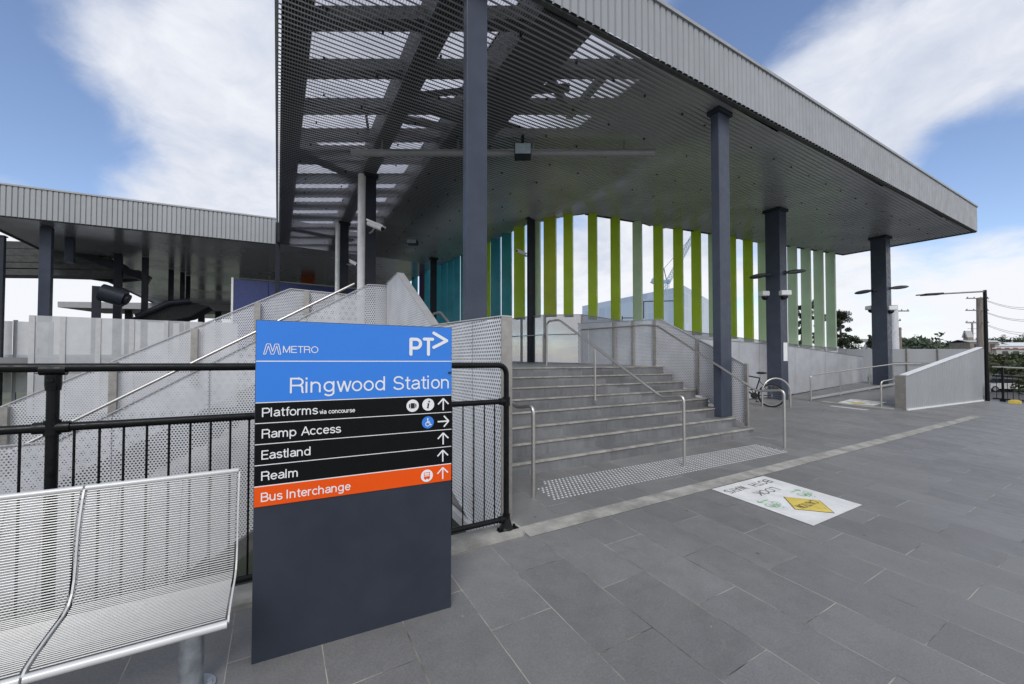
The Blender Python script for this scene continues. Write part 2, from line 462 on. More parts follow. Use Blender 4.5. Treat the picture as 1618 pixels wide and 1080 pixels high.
for q in (.004,):
    mb.poly([p1-s+Vector((0, 0, q)), p2-s+Vector((0, 0, q)), p2+s+Vector((0, 0, q)), p1+s+Vector((0, 0, q))])
a1, a2 = ong(1432, 649), ong(1546, 661)
d = (a2-a1).normalized(); s = Vector((d.y, -d.x, 0))*.03
mb.poly([a1-s+Vector((0, 0, .004)), a2-s+Vector((0, 0, .004)), a2+s+Vector((0, 0, .004)), a1+s+Vector((0, 0, .004))])
structure('joint_strip', mb, 'nosing')

# ramp up to the right, between the long wall and the short white wall
mb = MB()
def rz(u, v=5.6): return .06*v+.006+.054*max(0, u-15.4)
mb.prism([(u, v, rz(u, v)) for u, v in ((15.4, 4.36), (22.9, 4.1), (25.5, 4.2), (25.5, 8.2), (22.9, 7.3), (15.4, 7.3))], (0, 0, -.35))
structure('ramp', mb, 'paving')
mb = MB()
a1, a2 = ong(1297, 635), ong(1411, 648)
d = (a2-a1).normalized(); s = Vector((-d.y, d.x, 0))
if s.x < 0: s = -s
for k in range(9):
    pass
ru = [a1, a2, a2+s*.24, a1+s*.24]
mb.prism([(q.x, q.y, rz(q.x, q.y)+.002) for q in ru], (0, 0, .006))
structure('ramp_kerb', mb, 'kerb')

# concourse floor
def cz(v): return 1.585 + .018*max(0, v-6.6)
mb = MB()
pts = [(1.97, 6.56), (8.3, 6.56), (9.7, 10.2), (8.2, 12.2), (7.6, 45), (-14, 45), (-14, 20.4), (.05, 20.4), (.05, 11.08), (1.6, 11.08), (1.6, 8.2), (1.97, 8.2)]
mb.prism([(x, y, 1.585+.018*(y-6.6)) for x, y in pts], (0, 0, -.5))
structure('concourse_floor', mb, 'floor')

# ------------------------------------------------------------------ main staircase
st = thing('staircase', 'broad flight of grey bluestone steps with pale nosings rising to the concourse', 'staircase', (5, 4.3, .26))
TR, RI = .32, .167
def nose(k): return 4.31+TR*(k-1), .415+RI*(k-1)
ends = [7.86, 7.92, 7.96, 8.0, 8.03, 8.05, 8.07, 8.12]
for k in range(1, 9):
    v, z = nose(k)
    z0 = .22 if k == 1 else z-RI-.02
    x1 = ends[k-1] + (.10 if k == 1 else 0)
    mb = MB()
    back = v+TR+.06 if k < 8 else v+.34
    mb.box(1.96, x1, v, back, z0, z-.006)
    o = mb.build('step', 'step_stone', st, bevel=.006)
    mb = MB(); mb.box(1.962, x1-.003, v-.016, v+.05, z-.024, z)
    mb.build('nosing', 'nosing', o, bevel=.004)

# tactile studs in rows in front of the first step
mb = MB()
rows, cols_ = 10, 86
A, B, Cc, Dd = Vector((2.60, 3.49, 0)), Vector((7.34, 3.39, 0)), Vector((7.32, 3.93, 0)), Vector((2.62, 4.03, 0))
for j in range(rows):
    for i in range(cols_):
        if i < 3 and j > 6: continue
        s_ = (i+.5*(j % 2))/cols_; t_ = (j+.5)/rows
        p = (A*(1-s_)+B*s_)*(1-t_)+(Dd*(1-s_)+Cc*s_)*t_
        z = gz(p.y); r1, r2 = .0165, .012
        n = 8
        vs = [(p.x+r1*math.cos(2*math.pi*k/n), p.y+r1*math.sin(2*math.pi*k/n), z) for k in range(n)] + [(p.x+r2*math.cos(2*math.pi*k/n), p.y+r2*math.sin(2*math.pi*k/n), z+.006) for k in range(n)]
        mb._add(vs, [(k, (k+1) % n, n+(k+1) % n, n+k) for k in range(n)] + [tuple(range(n, 2*n))])
tag(mb.build('tactile_strip', 'brass' if False else 'cap'), 'band of small metal tactile studs set in the paving before the stairs', 'tactile strip')

# stair handrails -----------------------------------------------------------
def handrail(name, lab, paths, posts, grp=None, r=.021, loc=(0, 0, 0), mat='steel'):
    t = thing(name, lab, 'handrail', loc, grp)
    for p in paths:
        mb = MB(); mb.tube(bend(p, .1), r, 12); mb.build('rail', mat, t, smooth=True)
    for a, b_ in posts:
        mb = MB(); mb.tube([a, b_], r*.95, 12)
        mb.tube([Vector(a), Vector(a)+Vector((0, 0, .012))], r*2.0, 14); mb.build('post', mat, t, smooth=True)
    return t
for i, (ub, ut, lab) in enumerate(((2.42, 2.42, 'leftmost steel stair handrail beside the perforated wall, hoop end at the foot'),
                                   (4.98, 4.98, 'steel handrail running up the middle of the bluestone stairs'),
                                   (7.53, 7.98, 'rightmost steel stair handrail in front of the navy column'))):
    vf = 3.655 if i < 2 else 3.555
    zf = gz(vf)
    path = [(ub, vf, zf), (ub, vf, zf+1.0), (ub+.03*(i == 2), 4.02, 1.16), (ut, 6.56, 2.56)]
    if i < 2:
        path += [(ut, 6.98, 2.56), (ut, 7.0, 1.6)]
        posts = [((ut, 5.49, 1.0), (ut, 5.49, 1.95))]
    else:
        path += [(ut+.03, 6.9, 2.62), (ut+.1, 9.5, 2.68)]
        posts = [((ut+.1, 9.2, 1.62), (ut+.1, 9.2, 2.66))]
    handrail('handrail', lab, [path], posts, 'steel handrails of the main stairs', loc=(ub, vf, zf))

# ------------------------------------------------------------------ left side wall of the stairs (perforated)
t = thing('stair_side_wall', 'tall grey perforated wall along the left side of the bluestone stairs', 'wall', (1.9, 3.4, .2))
U1 = 1.86
mb = MB(); mb.prism([(U1, 3.36, -.35), (U1, 3.36, 2.13), (U1, 4.02, 2.15), (U1, 4.02, -.35)], (.0015, 0, 0)); mb.build('panel', 'perf_y', t)
mb = MB(); mb.prism([(U1, 4.03, -.10), (U1, 4.03, 2.15), (U1, 5.35, 2.2), (U1, 5.35, .4)], (.0015, 0, 0)); mb.build('panel', 'perf_y', t)
mb = MB(); mb.prism([(U1, 5.36, .42), (U1, 5.36, 2.21), (U1, 7.25, 3.3), (U1, 8.05, 3.24), (U1, 8.05, 1.3)], (.0015, 0, 0)); mb.build('panel', 'perf_y', t)
mb = MB()
for a, b_ in (((U1+.05, 3.34, 2.14), (U1+.05, 5.36, 2.21)), ((U1+.05, 5.36, 2.21), (U1+.05, 7.25, 3.31)), ((U1+.05, 7.25, 3.31), (U1+.05, 8.1, 3.25))):
    mb.beam(a, b_, .12, .012)
mb.build('cap', 'cap', t)
mb = MB(); mb.box(U1-.01, U1+.105, 3.335, 3.355, -.3, 2.13); mb.build('end_plate', 'steel_dull', t)
mb = MB(); mb.beam((U1-.02, 4.02, -.12), (U1-.02, 8.05, .0), .06, .10); mb.build('bottom_rail', 'cap', t)
mb = MB(); mb.prism([(U1+.09, 3.36, -.35), (U1+.09, 3.36, 2.12), (U1+.09, 5.35, 2.19), (U1+.09, 7.25, 3.28), (U1+.09, 8.05, 3.24), (U1+.09, 8.05, 1.3), (U1+.09, 5.35, .0)], (.006, 0, 0)); mb.build('inner_panel', 'trim', t)

# ------------------------------------------------------------------ right balustrade of the stairs
t = thing('stair_balustrade', 'grey perforated balustrade stepping down the right side of the stairs', 'balustrade', (8.15, 4.5, .4))
UR = 8.17
mb = MB(); mb.prism([(UR, 4.55, .40), (UR, 4.55, 1.62), (UR, 5.62, 2.17), (UR, 5.62, .95)], (.0015, 0, 0)); mb.build('panel', 'perf_y', t)
mb = MB(); mb.prism([(UR, 5.63, .95), (UR, 5.63, 2.17), (UR, 6.62, 2.74), (UR, 6.9, 2.76), (UR, 6.9, 1.45)], (.0015, 0, 0)); mb.build('panel', 'perf_y', t)
mb = MB(); mb.prism([(UR, 6.91, 1.5), (UR, 6.91, 2.76), (UR+.1, 9.9, 2.92), (UR+.1, 9.9, 1.55)], (.0015, 0, 0)); mb.build('panel', 'perf_y', t)
mb = MB(); mb.prism([(UR+.07, 4.55, .40), (UR+.07, 4.55, 1.60), (UR+.07, 6.62, 2.72), (UR+.07, 6.9, 2.74), (UR+.07, 6.9, 1.45), (UR+.07, 5.62, .95)], (.006, 0, 0)); mb.build('outer_panel', 'trim', t)
for v, z0, z1 in ((4.53, .41, 1.66), (5.62, .95, 2.2), (6.8, 1.58, 2.76), (7.5, 1.6, 2.78), (8.2, 1.6, 2.8)):
    mb = MB(); mb.box(UR-.06, UR-.004, v-.03, v+.03, z0, z1); mb.build('post', 'steel_dull', t)
mb = MB()
for a, b_ in (((UR, 4.5, 1.61), (UR, 6.62, 2.75)), ((UR, 6.62, 2.75), (UR+.1, 9.9, 2.93))): mb.beam(a, b_, .05, .012)
mb.build('cap', 'cap', t)

# ------------------------------------------------------------------ black pipe fence by the sign
t = thing('pipe_fence', 'black pipe fence with vertical bars standing on the concrete kerb behind the bench', 'fence', (1.77, 3.12, .2))
VF = 3.11
ztop = 1.667
mb = MB(); mb.tube(bend([(-9, VF, ztop), (1.77, VF, ztop), (1.77, VF, 1.2)], .09), .0245, 14); mb.build('top_rail', 'black', t, smooth=True)
mb = MB(); mb.tube([(-9, VF, 1.345), (1.77, VF, 1.345)], .0235, 14); mb.build('middle_rail', 'black', t, smooth=True)
mb = MB(); mb.tube([(-9, VF, .305), (1.77, VF, .305)], .0235, 14); mb.build('bottom_rail', 'black', t, smooth=True)
posts = [1.77]+[-1.04-2.7*k for k in range(3)]
for i, u in enumerate(posts):
    mb = MB()
    mb.tube([(u, VF, .2), (u, VF, 1.3 if i == 0 else 1.60)], .0255, 14)
    if i: mb.tube([(u, VF, 1.545), (u, VF, 1.575), (u, VF, 1.63)], [.03, .033, .033], 14); mb.tube([(u, VF-.037, 1.60), (u, VF-.03, 1.60), (u, VF+.03, 1.60)], [.012, .016, .016], 12); mb.tube([(u-.05, VF, 1.655), (u+.05, VF, 1.655)], .029, 14)
    for z in (.305, 1.345): mb.tube([(u, VF, z-.04), (u, VF, z+.04)], .034, 14); mb.tube([(u-.07, VF, z), (u+(.07 if i else .0), VF, z)], .0315, 14)
    o = mb.build('post', 'black', t, smooth=True)
    mb = MB(); mb.tube([(u, VF, .215), (u, VF, .235), (u, VF, .31)], [.07, .055, .034], 14); mb.box(u-.10, u+.10, VF-.055, VF+.055, .20, .222)
    for q in (-.08, .08): mb.tube([(u+q, VF, .22), (u+q, VF, .24)], .012, 6)
    mb.build('base_flange', 'black', o)
u = 1.652; n = 0
while u > -8.9 and n < 90:
    if all(abs(u-p) > .05 for p in posts):
        mb = MB(); mb.tube([(u, VF, .31), (u, VF, 1.34)], .0062, 8); mb.build('bar', 'black', t, smooth=True); n += 1
    u -= .1003

# ------------------------------------------------------------------ lower stairs on the left with perforated sides
t = thing('lower_stair_wall', 'grey perforated side wall sloping down to the left behind the black fence', 'wall', (0, 8.1, -1))
VA = 8.1
T = [(1.9, 3.22), (1.5, 3.2), (-2.68, .58), (-9, .42)]
jn = [1.9, .45, -.95, -2.1, -3.6, -5.2, -9]
def ztopA(u):
    for (u1, z1), (u0, z0) in zip(T, T[1:]):
        if u0 <= u <= u1: return z0+(z1-z0)*(u-u0)/(u1-u0)
    return T[-1][1]
for a, b_ in zip(jn, jn[1:]):
    pts = [(b_+.006, ztopA(b_)-3.3 if b_ > -9 else -3.9), (b_+.006, ztopA(b_))] + [(q, z) for q, z in reversed(T) if b_ < q < a] + [(a, ztopA(a)), (a, max(-3.9, ztopA(a)-3.1))]
    mb = MB(); mb.prism([(x, VA, max(-3.95, z)) for x, z in pts], (0, .0015, 0)); mb.build('panel', 'perf_x', t)
mb = MB()
for (u1, z1), (u0, z0) in zip(T, T[1:]): mb.beam((u1, VA, z1), (u0, VA, z0), .05, .014)
mb.build('cap', 'cap', t)
for u in jn[1:-1]:
    mb = MB(); mb.box(u-.02, u+.02, VA+.013, VA+.05, ztopA(u)-3, ztopA(u)); mb.build('post', 'trim', t)
mb = MB(); mb.beam((1.9, VA, .1), (-4.2, VA, -3.7), .25, .25); mb.build('stringer', 'dark_concrete', t)
t = thing('lower_stair_balustrade', 'grey perforated balustrade on the far side of the stairs going down left', 'balustrade', (0, 11, 0))
VB = 11.0
TB = [(1.95, 3.42), (.25, 3.46), (.02, 3.34), (-4.36, .86), (-9.5, -.4)]
jb = [onv(484, 470, VB).x, onv(407, 480, VB).x, onv(308, 540, VB).x, onv(180, 620, VB).x, onv(8, 680, VB).x]
def ztopB(u):
    for (u1, z1), (u0, z0) in zip(TB, TB[1:]):
        if u0 <= u <= u1: return z0+(z1-z0)*(u-u0)/(u1-u0)
    return TB[-1][1]
xs = [1.95]+jb+[-9.5]
for a, b_ in zip(xs, xs[1:]):
    pts = [(b_, ztopB(b_)-1.9), (b_, ztopB(b_))] + [(q, z) for q, z in reversed(TB) if b_ < q < a] + [(a, ztopB(a)), (a, ztopB(a)-1.9)]
    mb = MB(); mb.prism([(x, VB, z) for x, z in pts], (0, .0015, 0)); mb.build('panel', 'perf_x', t)
mb = MB()
for (u1, z1), (u0, z0) in zip(TB, TB[1:]): mb.beam((u1, VB, z1), (u0, VB, z0), .06, .02)
mb.build('cap', 'cap', t)
for u in jb:
    mb = MB(); mb.box(u-.06, u+.06, VB-.10, VB-.01, ztopB(u)-1.25, ztopB(u)-.03); mb.build('post', 'steel_dull', t)
a, b_ = onv(7, 718, 8.45), onv(560, 448, 8.45)
handrail('handrail', 'steel handrail sloping down to the left above the lower stairs', [[a, b_]], [], r=.024, loc=(-2, 8.45, .8))
mb = MB()
t = thing('lower_staircase', 'shaded concrete stairs going down left between two perforated walls', 'staircase', (-2, 9.6, -1))
for k in range(20):
    u1 = 1.55-.28*k; z = 1.56-.172*(k)
    mb = MB(); mb.box(u1-.28, u1, 8.15, 10.95, z-.4, z); mb.build('step', 'concrete', t)

# ------------------------------------------------------------------ main canopy
SZ = 6.9
t = CAN = thing('station_canopy', 'large flat grey station canopy with ribbed fascia on navy columns over the stairs', 'canopy', (8, 6, 0))
RA, RB, RC, RD, RE, RF = (-.05, 4.66), (24.1, 4.24), (23.75, 8.5), (9.3, 10.75), (7.95, 12.2), (7.45, 20.4)
ZT = SZ+.97
def ribbed(p0, p1, z0, z1, pitch=.15, depth=.03, skew=None):
    """ribbed cladding between two plan points"""
    a = Vector((*p0, 0)); b_ = Vector((*p1, 0)); L = (b_-a).length; d = (b_-a)/L; nn = Vector((d.y, -d.x, 0))
    mb = MB(); n = int(L/pitch); s = L/n
    for i in range(n):
        x = i*s
        prof = [(x, 0), (x+s*.10, depth), (x+s*.80, depth), (x+s*.90, 0), (x+s, 0)]
        for (s0, h0), (s1, h1) in zip(prof, prof[1:]):
            q0 = a+d*s0+nn*h0; q1 = a+d*s1+nn*h1
            mb.quad(q0+Vector((0, 0, z0)), q1+Vector((0, 0, z0)), q1+Vector((0, 0, z1)), q0+Vector((0, 0, z1)))
    return mb
def edge_beam(mb, p0, p1, z, w, h, off=0.):
    a = Vector((*p0, z)); b_ = Vector((*p1, z)); mb.beam(a, b_, w, h)
def rfascia(p0, p1, z0, z1):
    o = ribbed(p0, p1, z0, z1).build('fascia', 'fascia', t)
    a = Vector((*p0, 0)); b_ = Vector((*p1, 0)); d = (b_-a).normalized(); nn = Vector((d.y, -d.x, 0))
    mb = MB(); mb.beam(a+nn*.0+Vector((0, 0, z1+.03)), b_+Vector((0, 0, z1+.03)), .12, .06); mb.build('capping', 'trim', o)
    mb = MB(); mb.beam(a-nn*.05+Vector((0, 0, z0+.0)), b_-nn*.05+Vector((0, 0, z0)), .08, .05); mb.build('drip_edge', 'interior', o)
rfascia(RA, RB, SZ, ZT)
rfascia(RB, RC, SZ, ZT)
rfascia(RC, RD, SZ, ZT)
mb = MB(); mb.box(-.09, -.05, 4.64, 20.35, SZ, ZT+.06); mb.build('fascia', 'fascia', t)
rfascia(RD, (RE[0]+.12, RE[1]), SZ+.02, ZT)
rfascia((RE[0]+.12, RE[1]), (RF[0]+.12, RF[1]), SZ+.02, ZT)
# soffit in corrugated strips
def urange(v):
    if v <= 8.5: return RB[0]+(RC[0]-RB[0])*(v-RB[1])/(RC[1]-RB[1])
    if v <= 10.75: return RC[0]+(RD[0]-RC[0])*(v-8.5)/2.25
    if v <= 12.2: return RD[0]+(RE[0]-RD[0])*(v-10.75)/1.45
    return RE[0]+(RF[0]-RE[0])*(v-12.2)/8.2
def vfront(u): return RA[1]+(RB[1]-RA[1])*(u-RA[0])/(RB[0]-RA[0])
PV = .10
def sag(u): return .13*math.exp(-((u-8.05)/.55)**2)+.07*math.exp(-((u-12.6)/.7)**2)+.06*math.exp(-((u-17.4)/.8)**2)
UB = [6.9+.2*k for k in range(13)]+[11+.35*k for k in range(10)]+[15.6+.4*k for k in range(10)]
mp, ms = MB(), MB()
v = 4.25
while v < 20.4:
    u1 = urange(v+PV/2)
    lo = -.055
    if v < 4.72: lo = RA[0] + (RA[1]+.06-v)/(RA[1]-RB[1])*(RB[0]-RA[0])
    prof = [(v, SZ), (v+PV*.64, SZ), (v+PV*.74, SZ+.022), (v+PV*.90, SZ+.022), (v+PV, SZ)]
    for mq, ua, ub in ((mp, lo, min(u1, 8.5)), (ms, max(lo, 8.5), u1)):
        if ub <= ua: continue
        us_ = [ua]+[q for q in UB if ua+.02 < q < ub-.02]+[ub]
        for x0, x1 in zip(us_, us_[1:]):
            kf = min(1., max(0., (v-4.75)/3.2)); d0, d1 = sag(x0)*kf, sag(x1)*kf
            for (v0, z0), (v1, z1) in zip(prof, prof[1:]):
                mq.quad((x0, v0, z0-d0), (x1, v0, z0-d1), (x1, v1, z1-d1), (x0, v1, z1-d0))
    v += PV
mp.m = 1
for v in [5.3+i*1.05 for i in range(14)]:
    for k in range(9):
        u = .6+k*.95+random.uniform(-.2, .2)
        if u < urange(v)-.3: mp.box(u-.016, u+.016, v-.016, v+.016, SZ-.035, SZ-.002)
ms.m = 1
for v in (5.3, 6.35, 7.4, 8.45):
    for k in range(15):
        u = 9+k*.98+random.uniform(-.2, .2)
        if u < urange(v)-.4: ms.box(u-.014, u+.014, v-.014, v+.014, SZ-.025, SZ-.002)
mp.build('soffit', ['soffit_perf', 'icon_black'], t, label='finely perforated grey soffit that lets roof light through')
ms.build('soffit', ['soffit_solid', 'icon_black'], t, label='plain grey soffit at the right end')
# framing above the perforated soffit
for u0, u1, z0, z1 in ((.03, .42, 6.98, 7.6), (1.98, 2.34, 6.98, 7.6), (3.38, 4.32, 6.98, 7.6)):
    mb = MB(); mb.box(u0, u1, 4.8, 20.3, z0, z1); mb.build('beam', 'beam', t)
q = cR.copy()
for k in range(14):
    D = 6.4+1.12*k
    if k == 5: D += .1
    c = CP + Vector((cF.x, cF.y, 0)).normalized()*D
    # clip the purlin to the roof plan
    pts = [c + q*s_ for s_ in [i*.05-14 for i in range(700)]]
    ins = [p for p in pts if p.x > .05 and p.y > vfront(p.x)+.15 and p.y < 20.2 and p.x < min(urange(p.y)-.1, 12)]
    if len(ins) > 6:
        mb = MB(); a, b_ = ins[0].copy(), ins[-1].copy(); a.z = b_.z = 7.30; mb.beam(a, b_, .25, .22); mb.build('purlin', 'beam', t)
for a, b_ in (((.1, 11.8), (2.2, 10.6)), ((2.2, 9.0), (4.0, 8.7)), ((4.3, 7.2), (6.4, 6.1)), ((5.3, 5.2), (5.6, 7.0)), ((.1, 16.2), (2.2, 15.2))):
    mb = MB(); mb.beam((*a, 7.22), (*b_, 7.22), .13, .13); mb.build('brace', 'beam', t)
for a, b_, w_, h_ in (((462, 226), (582, 279), .5, .3), ((640, 150), (738, 184), .34, .2), ((455, 352), (560, 372), .4, .2), ((868, 122), (893, 163), .13, .13), ((826, 143), (900, 138), .10, .12), ((660, 150), (735, 143), .07, .10), ((575, 158), (583, 212), .05, .05)):
    p, q_ = onz(*a, 7.12), onz(*b_, 7.12); mb = MB(); mb.beam(p, q_, w_, h_); mb.build('brace', 'beam', t)
# roof: solid sheet with translucent strips
def roofstrip(u0, u1, v0=4.7, v1=20.4, z=7.72, mat='interior', nm='roof_sheet'):
    mb = MB(); mb.prism([(u0, max(v0, vfront(u0)+.05), z), (u1, max(v0, vfront(u1)+.05), z), (u1, min(v1, 40), z), (u0, v1, z)], (0, 0, .03)); return mb.build(nm, mat, t)
roofstrip(.0, .36)
roofstrip(.365, 2.04, mat='roof_light', nm='translucent_panel')
roofstrip(2.045, 2.30)
roofstrip(2.305, 3.42, mat='roof_light', nm='translucent_panel')
roofstrip(3.425, 4.28)
roofstrip(4.285, 6.6, v1=8.6, mat='roof_light', nm='translucent_panel')
mb = MB()
mb.prism([(6.605, 4.6, 7.74), (RB[0]-.05, RB[1]+.08, 7.74), (RC[0]-.05, 8.45, 7.74), (RD[0], 10.7, 7.74), (7.9, 12.2, 7.74), (7.4, 20.4, 7.74), (4.285, 20.4, 7.74), (4.285, 8.605, 7.74), (6.605, 8.605, 7.74)], (0, 0, .03))
mb.build('roof_sheet', 'interior', t)
# service pipe under the soffit
a, b_ = at(556, 241, 9.4), at(1034, 245, 9.4); a.z = b_.z = 6.62
mb = MB(); mb.tube([a, b_], .085, 12); 
for s_ in (.1, .35, .6, .9): c = a.lerp(b_, s_); mb.beam(c, c+Vector((0, 0, .3)), .03, .03, Vector((1, 0, 0)))
mb.build('service_pipe', 'trim', t, smooth=True)
# columns (H-section look: flanged box with plates)
def column(u, v, a, b_, z0, z1, base=True, mat='navy', par=None, fl=True):
    mb = MB()
    mb.box(u-a/2, u+a/2, v-b_/2, v+b_/2, z0, z1)
    o = mb.build('column', mat, par or t, bevel=.008)
    if fl:
        mb = MB(); mb.box(u-a/2-.05, u+a/2+.05, v-b_/2-.05, v+b_/2+.05, z1-.09, z1-.0); mb.build('cap_plate', 'navy_dark', o)
    return o
column(2.30, 4.90, .31, .12, 1.0, SZ)
column(7.90, 4.88, .37, .17, .58, SZ)
c5 = at(1225, 333, 13.7); column(c5.x, c5.y, .46, .46, .30, SZ)
c6 = at(1390.5, 375, 16.7); column(c6.x, c6.y, .5, .5, .35, SZ)
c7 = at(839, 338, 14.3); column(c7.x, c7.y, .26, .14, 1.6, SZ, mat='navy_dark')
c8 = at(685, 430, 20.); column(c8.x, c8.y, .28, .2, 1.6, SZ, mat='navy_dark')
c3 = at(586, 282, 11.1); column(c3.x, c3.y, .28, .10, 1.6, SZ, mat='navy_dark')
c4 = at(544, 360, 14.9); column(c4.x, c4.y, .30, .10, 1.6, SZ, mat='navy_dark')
for x0, y0, D, w, lab in ((572, 282, 11.0, .105, 'taller white downpipe in front of the dark column, nearer one'), (534, 360, 14.8, .085, 'shorter white downpipe farther back under the canopy')):
    p = at(x0, y0, D)
    mb = MB(); mb.tube([(p.x, p.y, 1.6), (p.x, p.y, SZ-.05)], w, 14)
    o = mb.build('downpipe', 'white_metal', smooth=True); tag(o, lab, 'downpipe', 'white downpipes under the canopy')

# ------------------------------------------------------------------ left part of the roof (over the concourse)
t = thing('concourse_canopy', 'lower left grey flat roof with ribbed fascia and glossy underside over the concourse', 'canopy', (-5, 25, 0))
LA, LB = (-9.6, 21.48), (-.12, 20.42)
rfascia(LA, LB, SZ, SZ+1.1)
rfascia((-9.6, 60), LA, SZ, SZ+1.1)
mb = MB(); mb.prism([(LA[0], LA[1]+.08, SZ+.02), (LB[0], LB[1]+.08, SZ+.02), (7.4, 20.42, SZ+.02), (7.4, 60, SZ+.02), (LA[0], 60, SZ+.02)], (0, 0, .05)); mb.build('soffit', 'soffit_gloss', t)
mb = MB(); mb.prism([(LA[0]+.1, LA[1]+.2, SZ+1.0), (LB[0], LB[1]+.2, SZ+1.0), (7.4, 20.5, SZ+1.0), (7.4, 60, SZ+1.0), (LA[0]+.1, 60, SZ+1.0)], (0, 0, .05)); mb.build('roof_sheet', 'interior', t)
for x, y, D, w in ((74.5, 358, 15.4, .40), (111, 375, 16.8, .34), (187.5, 400, 19.3, .36), (230, 405, 19.9, .30), (271, 412, 22.5, .28), (289, 415, 23.2, .26), (298, 416, 24.2, .26), (439, 395, 17.4, .22)):
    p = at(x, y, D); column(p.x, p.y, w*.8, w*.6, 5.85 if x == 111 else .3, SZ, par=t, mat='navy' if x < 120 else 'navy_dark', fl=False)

# back wall of the concourse and the blue kiosk
t = thing('concourse_back_wall', 'pale panelled back wall deep under the concourse roof', 'wall', (2, 30, 1.8))
for k in range(6):
    mb = MB(); mb.box(-2.1+k*1.62, -2.1+k*1.62+1.6, 30, 30.1, 1.8, 6.88); mb.build('panel', 'wall_panel', t)
t = thing('ticket_kiosk', 'dark blue panelled kiosk with a white corner trim on the concourse', 'kiosk', (0, 22, 1.8))
for k in range(4):
    for j in range(2):
        mb = MB(); u0 = -1.75+k*1.36; mb.box(u0, u0+1.345, 22, 22.1, 1.85+j*1.82, 1.85+j*1.82+1.80); mb.build('wall_panel', 'box_blue', t, bevel=.01)
mb = MB(); mb.box(-1.72, 3.6, 22.11, 25, 1.85, 5.42); mb.build('body', 'box_blue', t)
mb = MB(); mb.box(-1.84, -1.76, 21.97, 22.2, 1.85, 5.52); mb.build('corner_trim', 'white_metal', t)
mb = MB(); p = at(487, 433, 24.5); q2 = at(471, 425, 24.7)
mb.box(p.x-.38, p.x+.38, p.y, p.y+.08, p.z-.55, p.z+.55)
for k in range(4): mb.box(p.x-.34+k*.18, p.x-.26+k*.18, p.y-.03, p.y-.002, p.z-.53, p.z+.53)
tag(mb.build('orange_screen', 'orange_panel'), 'small orange slatted panel above the blue kiosk', 'panel')

# perforated parapet at the far left
t = thing('concourse_parapet', 'long pale perforated parapet on the left below the dark roof columns', 'parapet', (-5, 20, 1))
xs = [onv(x, 550, 20.).x for x in (50, 99, 155, 208, 262, 316, 372)]
for a, b_ in zip(xs, xs[1:]):
    for z0, z1 in ((-.15, 1.28), (1.31, 3.28)):
        mb = MB(); mb.box(a+.03, b_-.03, 20, 20.0015, z0, z1); mb.build('panel', 'perf_pale', t)
for x in xs:
    mb = MB(); mb.box(x-.07, x+.07, 19.97, 19.995, -.15, 3.28); mb.build('post', 'cap', t)
t = thing('side_parapet', 'dull grey perforated parapet at the left picture edge behind the black fence', 'parapet', (-9, 21, 1))
for a, b_ in ((-10.6, -8.2), (-8.1, -7.3)):
    mb = MB(); mb.box(a, b_, 21.4, 21.4015, .6, 3.15); mb.build('panel', 'perf_pale', t)
    mb = MB(); mb.box(b_+.0, b_+.09, 21.43, 21.5, .0, 3.2); mb.build('post', 'trim', t)
p = at(3, 372, 14.0)
mb = MB(); mb.box(p.x-.08, p.x+.08, p.y-.08, p.y+.08, -3.5, p.z); mb.box(p.x-.11, p.x+.11, p.y-.11, p.y+.11, p.z-.04, p.z)
tag(mb.build('dark_post', 'navy_dark'), 'thin dark post at the far left edge of the picture', 'post')
# dark louvred canopy seen below the concourse roof
VD = 27.5
t = thing('louvred_canopy', 'black louvred platform canopy hanging behind the left columns', 'canopy', (-10, VD, 4))
prof = [(0, 389, 151, 393), (0, 401, 160, 404), (0, 412, 178, 414), (0, 422, 200, 424), (0, 431, 225, 434)]
for x0, y0, x1, y1 in prof:
    a, b_ = onv(x0-60, y0-1, VD), onv(x1, y1, VD)
    mb = MB(); mb.beam(a, b_, .9, .32); mb.build('louvre', 'interior', t)
mb = MB(); mb.prism([onv(0-60, 388, VD+.5), onv(110, 392, VD+.5), onv(200, 424, VD+.5), onv(237, 440, VD+.5), onv(180, 446, VD+.5), onv(140, 440, VD+.5), onv(-60, 434, VD+.5)], (0, .3, 0)); mb.build('body', 'rubber', t)
mb = MB(); mb.beam(onv(105, 392, VD-.3), onv(237, 442, VD-.3), .35, .35); mb.build('edge_beam', 'navy_dark', t)
t = thing('platform_canopy', 'distant pale flat platform canopy seen over the left parapet', 'canopy', (-20, 45, 3))
a = [onv(91, 476, 45), onv(366, 480, 45), onv(366, 491, 45), onv(91, 485, 45)]
mb = MB(); mb.prism(a, (0, .2, 0)); mb.build('fascia', 'trim', t)
mb = MB(); mb.prism([onv(92, 485.3, 45.02), onv(366, 491.3, 45.02), onv(366, 499, 60), onv(165, 495, 60)], (0, 0, .1)); mb.build('soffit', 'beam', t)
for x in (203, 318, 345):
    p = onv(x, 490, 48); mb = MB(); mb.box(p.x-.25, p.x+.25, 48, 48.4, -3, p.z); mb.build('column', 'navy_dark', t)
